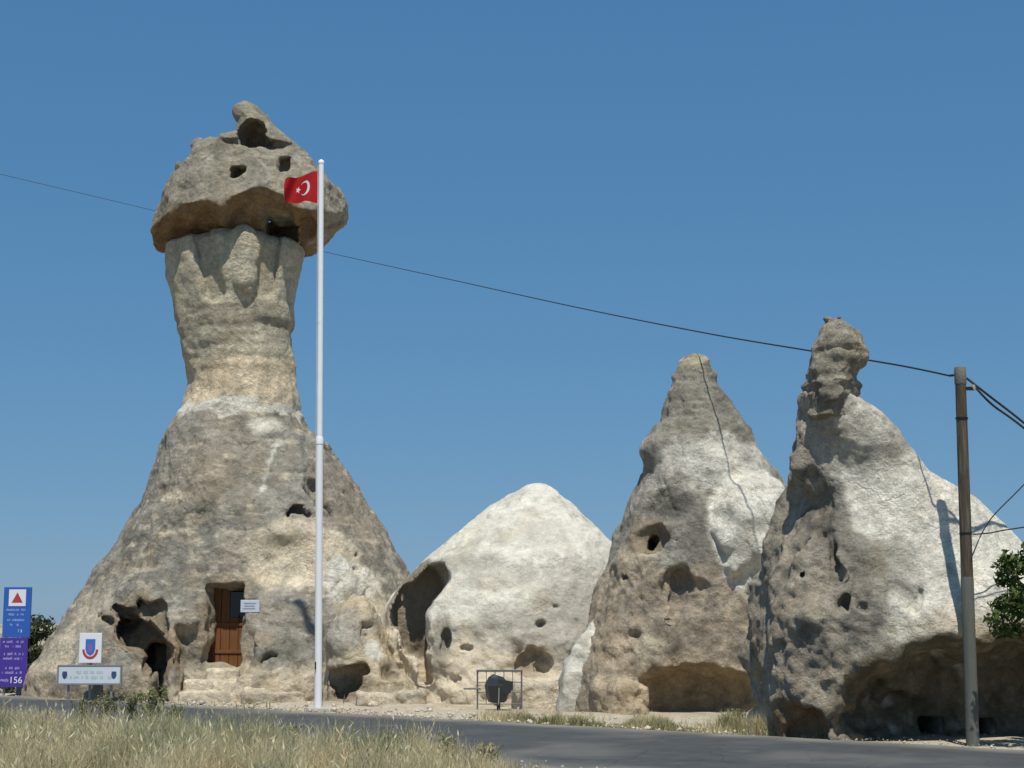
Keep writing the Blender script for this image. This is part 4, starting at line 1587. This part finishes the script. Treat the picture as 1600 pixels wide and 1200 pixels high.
for k, (py, w, m) in enumerate(((953, .22, M_LBLUE), (960, .17, M_LBLUE), (969, .19, M_LBLUE), (976, .12, M_LBLUE))):
    glyph_line(sx - .01 - w, sx - .01 + w, yf, zat(py, YS), .055, m, rt, k)
glyph_line(sx + .02, sx + .22, yf, zat(986, YS), .075, M_SWHITE, rt, 7)
for k, (py, w, m) in enumerate(((1003, .23, M_LVIO), (1010, .18, M_LVIO), (1022, .24, M_LVIO), (1029, .21, M_LVIO), (1044, .15, M_LVIO), (1051, .22, M_LVIO))):
    glyph_line(sx - .04 - w, sx - .04 + w, yf, zat(py, YS), .06, m, rt, 20 + k)
text_mesh('156', .20, (sx + .05, yf, zat(1063, YS)), M_SWHITE, 'number', rt)
glyph_line(sx - .29, sx - .13, yf, zat(1063, YS), .07, M_LVIO, rt, 40)

YN = 33.75
nl, nr = at(92, 1055, YN)[0], at(188, 1055, YN)[0]
nx, nw = (nl + nr) / 2, (nr - nl) / 2
nz0, nz1 = zat(1068, YN), zat(1041, YN)
nz = (nz0 + nz1) / 2
M_SIGNW = mat('pale_sign_face', (.56, .62, .66), .45, .06, 4)
rt = empty('name_board', (nx, YN, 0), 'long low whitish name board with a dark emblem at each end', 'sign')
MB().box((nx, YN, nz), (nw, .025, (nz1 - nz0) / 2), bev=.006).build('panel', M_SIGNW, rt)
for z_ in (nz1 + .012, nz0 - .012):
    MB().box((nx, YN, z_), (nw + .03, .032, .014)).build('frame_rail', M_STEEL, rt)
for s in (-1, 1):
    MB().box((nx + s * (nw + .016), YN, nz), (.014, .032, (nz1 - nz0) / 2 - .001)).build('frame_rail', M_STEEL, rt)
    MB().tube([(nx + s * nw * .7, YN + .06, -.1), (nx + s * nw * .7, YN + .06, nz1)], .025, 10).build('post', M_STEEL, rt, smooth=True)
    c = (nx + s * nw * .80, YN - .028, nz)
    shield = [(-.045, .07), (.045, .07), (.055, .0), (.035, -.06), (0, -.085), (-.035, -.06), (-.055, 0)]
    MB().add([(c[0] + a, c[1], c[2] + b) for a, b in reversed(shield)] + [(c[0] + a, c[1] + .003, c[2] + b) for a, b in reversed(shield)],
             [tuple(range(7))[::-1]] + [(k, (k + 1) % 7, 7 + (k + 1) % 7, 7 + k) for k in range(7)]).build('emblem', M_NAVY, rt)
for zz, w in ((.055, .27), (-.045, .45)):
    glyph_line(nx - w, nx + w, YN - .027, nz + zz, .07, M_GREY, rt, int(w * 100))

el, er = at(123, 1012, YN + .1)[0], at(158, 1012, YN + .1)[0]
ex, ew = (el + er) / 2, (er - el) / 2
ez0, ez1 = zat(1036, YN + .1), zat(989, YN + .1)
ez = (ez0 + ez1) / 2
YE = YN + .16
M_EWHITE = mat('white_sign_face', (.74, .75, .77), .45, .04, 4)
M_EBLUE = mat('emblem_blue', (.05, .16, .50), .5, .06, 5)
M_EVIO = mat('emblem_violet', (.20, .13, .42), .5, .06, 5)
rt = empty('emblem_sign', (ex, YE, 0), 'small upright white sign with a blue and red crest above the name board', 'sign')
MB().box((ex, YE, ez), (ew, .022, (ez1 - ez0) / 2), bev=.005).build('panel', M_EWHITE, rt)
MB().tube([(ex, YE + .055, -.1), (ex, YE + .055, ez1 - .05)], .03, 10).build('post', M_STEEL, rt, smooth=True)
yf = YE - .025


def fan(name, pts, m, y):
    n = len(pts)
    MB().add([(ex + a, y, ez + b) for a, b in pts] + [(ex + a, y + .003, ez + b) for a, b in pts], [tuple(range(n))] + [(k, n + k, n + (k + 1) % n, (k + 1) % n) for k in range(n)]).build(name, m, rt)


ring = [(.165 * math.cos(math.radians(a)), -.03 + .20 * math.sin(math.radians(a))) for a in range(180, 361, 15)]
ring_in = [(.115 * math.cos(math.radians(a)), -.03 + .145 * math.sin(math.radians(a))) for a in range(180, 361, 15)]
n = len(ring)
MB().add([(ex + a, yf, ez + b) for a, b in ring + ring_in], [(k, k + 1, n + k + 1, n + k) for k in range(n - 1)]).build('wreath', M_SRED, rt)
fan('crest', [(-.10, .18), (-.10, -.02), (-.07, -.11), (0, -.155), (.07, -.11), (.10, -.02), (.10, .18)], M_EBLUE, yf - .003)
fan('crest_badge', [(-.045, .04), (-.045, -.06), (0, -.11), (.045, -.06), (.045, .04), (0, .09)], M_EVIO, yf - .007)

# ================================================================== LITTER BIN AND RAIL
M_BIN = mat('black_bin_plastic', (.022, .025, .028), .45, .2, 8, spec=.5)
YB = ground_y(1113)
bx = at(779, 1100, YB)[0]
ppm = F / YB
rt = empty('litter_bin', (bx, YB, 0), 'black faceted litter bin with a tilted hood on a short post', 'litter bin')
MB().tube([(bx, YB, -.1), (bx, YB, .22)], .035, 12).build('post', M_BIN, rt, smooth=True)
body = MB()
rings = [(.10, .13, 0), (.12, .17, 0), (.26, .205, -.01), (.40, .215, -.02), (.52, .17, .0), (.58, .10, .02)]
body.tube([(bx + dx - .02, YB, z + .08) for z, r, dx in rings], [r for z, r, dx in rings], 8)
body.build('body', M_BIN, rt, origin=None)
hood = MB().add([(bx + x, YB + y, z) for x, y, z in [
    (-.02, -.17, .44), (.26, -.14, .42), (.27, -.14, .55), (.02, -.17, .60), (-.02, .17, .44), (.26, .14, .42), (.27, .14, .55), (.02, .17, .60), (.16, -.15, .30), (.16, .15, .30)]],
    [(0, 1, 2, 3), (4, 7, 6, 5), (1, 5, 6, 2), (2, 6, 7, 3), (0, 3, 7, 4), (0, 8, 1), (4, 5, 9), (8, 9, 5, 1), (0, 4, 9, 8)])
hood.build('hood', M_BIN, rt)
MB().tube([(bx, YB - .19, .15), (bx + .01, YB - .225, .45)], .014, 6).build('strap', M_STEEL, rt)

YR = YB + .55
xl, xr = at(746, 1080, YR)[0], at(815, 1080, YR)[0]
zt = zat(1048, YR)
rt = empty('metal_rail', ((xl + xr) / 2, YR, 0), 'thin grey metal rail frame standing behind the black litter bin', 'railing')
M_RAIL = mat('weathered_rail', (.17, .17, .175), .6, .2, 14, metal=.4)
for x in (xl, xr):
    MB().tube([(x, YR, -.1), (x, YR, zt)], .016, 8).build('upright', M_RAIL, rt, smooth=True)
MB().box(((xl + xr) / 2, YR, zt), ((xr - xl) / 2 + .02, .03, .022), bev=.006).build('top_rail', M_RAIL, rt)
for py in (1066, 1082, 1100):
    MB().tube([(xl, YR, zat(py, YR)), (xr, YR, zat(py, YR))], .009, 8).build('cross_bar', M_RAIL, rt)
for k in (1, 2, 3, 4):
    x = xl + (xr - xl) * k / 5
    MB().tube([(x, YR, zat(1100, YR)), (x, YR, zt)], .007, 8).build('bar', M_RAIL, rt)
MB().box((xl - .10, YR - .02, zat(1076, YR)), (.16, .02, .016), bev=.006).build('side_arm', M_RAIL, rt)

# ================================================================== VEGETATION
def veg_mat(name, trans=.25):
    m = bpy.data.materials.new(name)
    m.use_nodes = True
    N, Lk = m.node_tree.nodes, m.node_tree.links
    b = N['Principled BSDF']
    b.inputs['Roughness'].default_value = .75
    b.inputs['Specular IOR Level'].default_value = .2
    a = N.new('ShaderNodeAttribute')
    a.attribute_name = 'alb'
    Lk.new(a.outputs['Color'], b.inputs['Base Color'])
    tr = N.new('ShaderNodeBsdfTranslucent')
    Lk.new(a.outputs['Color'], tr.inputs['Color'])
    mx = N.new('ShaderNodeMixShader')
    mx.inputs[0].default_value = trans
    Lk.new(b.outputs[0], mx.inputs[1])
    Lk.new(tr.outputs[0], mx.inputs[2])
    Lk.new(mx.outputs[0], N['Material Output'].inputs['Surface'])
    return m


M_GRASS = veg_mat('grass_blades', .4)
M_LEAF = veg_mat('leaves', .3)
M_BARK = mat('bark', (.13, .10, .07), .9, .3, 8, .01, 25, stretch=(4, 4, 1))
VR = np.random.RandomState(23)


def blades(base, hgt, wid, lean, col, seed_head=None):
    """base (n,3); one bent tapering blade each -> verts, tris, colours"""
    n = len(base)
    ang = VR.uniform(0, 2 * np.pi, n)
    fac = VR.uniform(0, 2 * np.pi, n)
    d = np.stack([np.cos(ang), np.sin(ang), 0 * ang], 1)
    w = np.stack([np.cos(fac), np.sin(fac), 0 * fac], 1) * wid[:, None] / 2
    up = np.array([0, 0, 1.0])
    mid = base + up * (hgt * .55)[:, None] + d * (lean * hgt * .25)[:, None]
    tip = base + up * (hgt * (1 - .25 * lean))[:, None] + d * (lean * hgt)[:, None]
    V = np.stack([base - w, base + w, mid + w * .7, mid - w * .7, tip], 1).reshape(-1, 3)
    k = np.arange(n)[:, None] * 5
    T = np.concatenate([k + [0, 1, 2], k + [0, 2, 3], k + [3, 2, 4]])
    C = np.repeat(col, 5, 0)
    if seed_head is not None:
        m = seed_head
        b, t = mid[m] * .25 + tip[m] * .75, tip[m]
        ax = t - b
        ww = w[m] / (np.linalg.norm(w[m], axis=1)[:, None]) * (.005 + .006 * VR.rand(m.sum()))[:, None]
        V2 = np.stack([b, (b + t) / 2 + ww, t + ax * .4, (b + t) / 2 - ww], 1).reshape(-1, 3)
        k2 = np.arange(m.sum())[:, None] * 4 + len(V)
        T = np.concatenate([T, k2 + [0, 1, 2], k2 + [0, 2, 3]])
        V = np.concatenate([V, V2])
        C = np.concatenate([C, np.repeat(np.minimum(col[m] * 1.12, .7), 4, 0)])
    return V, T, C


def stuff(name, parts, label, cat):
    off, Vs, Ts, Cs = 0, [], [], []
    for V, T, C in parts:
        Vs.append(V); Ts.append(T + off); Cs.append(C)
        off += len(V)
    me = new_mesh(name, np.concatenate(Vs), np.concatenate(Ts), False)
    set_col(me, np.concatenate(Cs))
    return tag(link(name, me, M_GRASS), label, cat, kind='stuff')


STRAW, STRAW2 = np.array([.74, .64, .42]), np.array([.57, .48, .29])
OLIVE, GREEN, DUST = np.array([.29, .29, .13]), np.array([.12, .15, .055]), np.array([.39, .39, .26])


def near_grass():
    n = 420000
    P = np.stack([VR.uniform(-10, 3.5, n), VR.uniform(12.5, 28, n), np.zeros(n)], 1)
    gap = -(far_gap(P[:, 0], P[:, 1]) + 6.05)           # metres on the camera's side of the near road edge
    ok = (gap > -.05 + .15 * perlin(P, .8, 5)) & (np.abs(P[:, 0]) < .335 * P[:, 1] + .6) & (gap < 11)
    u = P[:, 0] / P[:, 1]                                # how far to the left
    tall = sstep(.035, -.06, u + .02 * perlin(P, 1.2, 4))
    dens = .22 + .78 * tall
    cl = fbm(P, .7, 3, 31)
    edge = sstep(0, .7, gap)
    ok &= VR.rand(n) < dens * (.45 + .55 * edge) * np.clip(.62 + 1.4 * cl, .06, 1) * np.clip(30 / P[:, 1] - .6, .3, 1)
    P, gap, tall, cl, edge = P[ok], gap[ok], tall[ok], cl[ok], edge[ok]
    n = len(P)
    g = fbm(P, 1.9, 3, 33)
    h = .86 * (.06 + tall * (.16 + .36 * sstep(-.45, .6, cl + .5 * fbm(P, 2.6, 2, 35))) * (.75 + .25 * edge) * np.clip(1.75 - P[:, 1] * .04, .7, 1.1)) * VR.uniform(.5, 1.3, n) * (1 + .35 * sstep(0, .5, g))
    mixg = np.clip(.26 + 1.9 * g + .2 * VR.randn(n), 0, 1)
    dry = STRAW * VR.uniform(.75, 1.2, n)[:, None]
    dry = np.where((VR.rand(n) < .4)[:, None], STRAW2 * VR.uniform(.8, 1.2, n)[:, None], dry)
    grn = np.where((VR.rand(n) < .5)[:, None], OLIVE, DUST) * VR.uniform(.75, 1.25, n)[:, None]
    col = dry * (1 - mixg[:, None]) + grn * mixg[:, None]
    V1 = blades(P, h, VR.uniform(.004, .010, n), np.clip(np.abs(VR.normal(.28, .25, n)), .02, 1.0), col, (VR.rand(n) < .14) & (h > .2))
    return V1


def verge_grass():
    n = 36000
    X = VR.uniform(-1.2, 5.2, n)
    gp = np.abs(VR.normal(0, .5, n)) + .12
    P = np.stack([X, RA + RS * X, 0 * X], 1) + gp[:, None] * road_nrm
    c = fbm(P, .6, 3, 41)
    m = sstep(-.8, .6, P[:, 0]) * sstep(4.6, 3.9, P[:, 0] - .5 * gp)
    ok = VR.rand(n) < m * np.clip(.55 + 1.0 * c, .1, 1)
    P, c = P[ok], c[ok]
    n = len(P)
    g = np.clip(.5 + 1.0 * fbm(P, .9, 2, 43) + .2 * VR.randn(n), 0, 1)[:, None]
    col = (STRAW * 1.05 * (1 - g) + np.array([.24, .25, .10]) * g) * VR.uniform(.75, 1.2, n)[:, None]
    h = (.05 + .16 * sstep(-.2, .6, c)) * VR.uniform(.5, 1.4, n) * (1 + .5 * sstep(2, 3.6, P[:, 0]))
    return blades(P, h, VR.uniform(.008, .016, n), np.clip(np.abs(VR.normal(.35, .2, n)), .05, .9), col)


stuff('dry_grass', [near_grass()], 'dry straw and olive roadside grass along the near side of the road', 'grass')
stuff('verge_grass', [verge_grass()], 'low yellowish green weeds along the far edge of the road', 'grass')


def leaf_cloud(cent, n, r, size, cols, flat=.6):
    """leaf faces scattered round clump centres"""
    ci = VR.randint(0, len(cent), n)
    d = VR.normal(size=(n, 3))
    d /= np.linalg.norm(d, axis=1)[:, None]
    P = cent[ci] + d * (r * VR.rand(n) ** .6)[:, None] * [1, 1, flat]
    a, b = VR.normal(size=(n, 3)), VR.normal(size=(n, 3))
    a /= np.linalg.norm(a, axis=1)[:, None]
    b -= a * (a * b).sum(1)[:, None]
    b /= np.linalg.norm(b, axis=1)[:, None]
    s = (size * VR.uniform(.6, 1.3, n))[:, None]
    V = np.stack([P - a * s, P + b * s * .42, P + a * s, P - b * s * .42], 1).reshape(-1, 3)
    Q = np.arange(n)[:, None] * 4 + [0, 1, 2, 3]
    tone = VR.uniform(.6, 1.3, len(cent))[ci] * VR.uniform(.8, 1.2, n)
    C = np.array(cols)[VR.randint(0, len(cols), n)] * tone[:, None]
    return V, Q, np.repeat(C, 4, 0)


def leafy(name, base, clumps, n, r, size, cols, label, cat, group=None, stem=.05, flat=.7):
    rt = empty(name, base, label, cat, group)
    base = np.asarray(base, float)
    V, Q, C = leaf_cloud(clumps, n, r, size, cols, flat)
    V[:, 2] = np.maximum(V[:, 2], .01)
    me = new_mesh('crown', V, Q, False)
    set_col(me, C)
    link('crown', me, M_LEAF, rt)
    t = MB()
    top = clumps.mean(0)
    fork = base * .55 + np.array([top[0], top[1], base[2] + (top[2] - base[2]) * .9]) * .45
    t.tube([base - [0, 0, .1], base * .7 + fork * .3 + [stem * .3, 0, 0], fork], [stem, stem * .85, stem * .65], 8)
    for c in clumps[:: max(1, len(clumps) // 16)]:
        m = (fork + c) / 2 + VR.normal(size=3) * stem * 1.2
        t.tube([fork, m, c], [stem * .5, stem * .3, stem * .1], 5)
    t.build('trunk', M_BARK, rt, smooth=True)
    return rt


LG = [np.array([.075, .115, .03]), np.array([.10, .15, .04]), np.array([.055, .08, .025]), np.array([.15, .19, .055])]
# small tree entering from the right
tb = at(1672, 1100, 21.3)
tb[2] = 0
cl = []
for k in range(60):
    v = VR.normal(size=3)
    v /= np.linalg.norm(v)
    c = at(1662, 922, 21.3) + v * np.array([.86, .75, .72]) * VR.uniform(.35, 1.0)
    cl.append(c)
for px, py in ((1578, 872), (1570, 886), (1585, 895), (1572, 938), (1562, 950), (1582, 958), (1566, 985), (1588, 985), (1590, 930), (1556, 968)):
    cl.append(at(px, py, 21.3 + VR.uniform(-.25, .25)))
leafy('leafy_tree', tb, np.array(cl), 6500, .17, .05, LG, 'leafy green tree reaching in beside the utility pole', 'tree', stem=.06)

# shrub behind the information board
sb = at(66, 1070, 43.5)
sb[2] = 0
cl = [at(VR.uniform(30, 92), VR.uniform(975, 1060), 43.5 + VR.uniform(-.5, .5)) for k in range(34)] + [at(58, 968, 43.5), at(75, 972, 43.5), at(70, 985, 43.4)]
leafy('shrub', sb, np.array(cl), 3600, .22, .06, [np.array([.06, .08, .035]), np.array([.085, .10, .05]), np.array([.045, .055, .03])], 'dark green shrub between the information board and the capped chimney', 'shrub', stem=.06)
sb = at(8, 1080, 38.6)
sb[2] = 0
cl = [sb + VR.normal(size=3) * [.35, .2, .10] + [0, 0, .16] for k in range(12)]
leafy('shrub', sb, np.array(cl), 700, .16, .05, LG[:3], 'low green shrub at the foot of the information board', 'shrub', stem=.03)

# weeds among the dry grass
WG = [np.array([.21, .22, .10]), np.array([.28, .27, .14]), np.array([.17, .19, .08]), np.array([.32, .28, .17])]


def weed(px, Y, h, w, n, cols, label, seed):
    b = at(px, 1100, Y)
    b[2] = 0
    stems = []
    for k in range(14):
        a, r = VR.uniform(0, 2 * math.pi), VR.uniform(0, w)
        for t in (.35, .6, .85, 1.0):
            stems.append(b + [math.cos(a) * r * t, math.sin(a) * r * t, h * t * VR.uniform(.75, 1.05)])
    return leafy('weed', b, np.array(stems), n, .055, .024, cols, label, 'weed', 'weeds growing in the dry roadside grass', stem=.008, flat=1.2)


weed(238, 25.2, .62, .30, 1500, WG[:3], 'tallest green weed clump in the grass, below the dark cave', 1)
weed(205, 25.4, .52, .28, 1200, WG[:3], 'green weed clump below the name board, next to the tallest clump', 2)
weed(165, 25.0, .48, .25, 1000, WG, 'straggly olive weed clump in the grass below the white crest sign', 3)
weed(128, 25.5, .40, .22, 800, WG, 'thin olive weed at the left end of the tall clumps below the name board', 4)
weed(272, 24.4, .38, .22, 800, WG, 'low olive weed right of the tallest clump, below the steps', 5)
weed(455, 20.2, .34, .22, 800, [WG[0], WG[2]], 'small green weed in dry grass straight below the flagpole', 6)
weed(612, 18.8, .36, .24, 900, [WG[1], WG[3], WG[0]], 'olive weed in dry grass below the arched niche', 7)
weed(700, 18.4, .34, .22, 900, WG, 'olive weed in dry grass below the white cone', 8)
weed(760, 18.2, .26, .2, 700, [WG[3], WG[1]], 'brownish weed at the grass end below the litter bin', 9)
weed(1150, 25.6, .26, .2, 600, [WG[1], np.array([.26, .26, .11])], 'yellow green weed on the far verge under the brown undercut', 10)
weed(918, 30.1, .3, .2, 500, WG, 'dark weed growing among the stones beside the leaning slab', 11)


# ================================================================== LOOSE STONES AND GRIT
def grit(name, P, size, col, label):
    n = len(P)
    oc = np.array([[1, 0, 0], [0, 1, 0], [-1, 0, 0], [0, -1, 0], [0, 0, .75], [0, 0, -.6]], float)
    T0 = np.array([[0, 1, 4], [1, 2, 4], [2, 3, 4], [3, 0, 4], [1, 0, 5], [2, 1, 5], [3, 2, 5], [0, 3, 5]])
    V = oc[None] * size[:, None, None] * VR.uniform(.6, 1.25, (n, 6, 1))
    a = VR.uniform(0, 6.3, n)
    c, s_ = np.cos(a)[:, None], np.sin(a)[:, None]
    V = np.stack([V[:, :, 0] * c - V[:, :, 1] * s_, V[:, :, 0] * s_ + V[:, :, 1] * c, V[:, :, 2]], 2) + P[:, None, :]
    T = (np.arange(n)[:, None, None] * 6 + T0[None]).reshape(-1, 3)
    me = new_mesh(name, V.reshape(-1, 3), T, False)
    set_col(me, np.repeat(col, 6, 0))
    return tag(link(name, me, mat(name + '_stone', None, .95, .2, 20, attr=True, spec=.1)), label, 'gravel', kind='stuff')


n = 2300
X = VR.uniform(-11, 7.5, n)
gp = np.abs(VR.normal(0, 1.0, n)) * VR.choice([.35, 1.3], n) + .03
P = np.stack([X, RA + RS * X, 0 * X + .03], 1) + gp[:, None] * road_nrm
sz = np.clip(VR.lognormal(-4.0, .6, n), .008, .09) * np.where(X > 3.2, .55, 1)
P[:, 2] += sz * .2
grit('verge_rubble', P, sz, np.array([.50, .45, .36]) * VR.uniform(.65, 1.15, n)[:, None], 'pale rubble and pebbles scattered along the far road edge below the rocks')
n = 2600
X = VR.uniform(-4, 7, n)
gp = 6.0 + VR.normal(0.25, .35, n)
P = np.stack([X, RA + RS * X, 0 * X + .03], 1) - gp[:, None] * road_nrm
sz = np.clip(VR.lognormal(-4.3, .5, n), .006, .05)
P[:, 2] += sz * .2
grit('shoulder_gravel', P, sz, np.array([.42, .39, .33]) * VR.uniform(.55, 1.2, n)[:, None], 'grey gravel along the near road edge beside the dry grass')
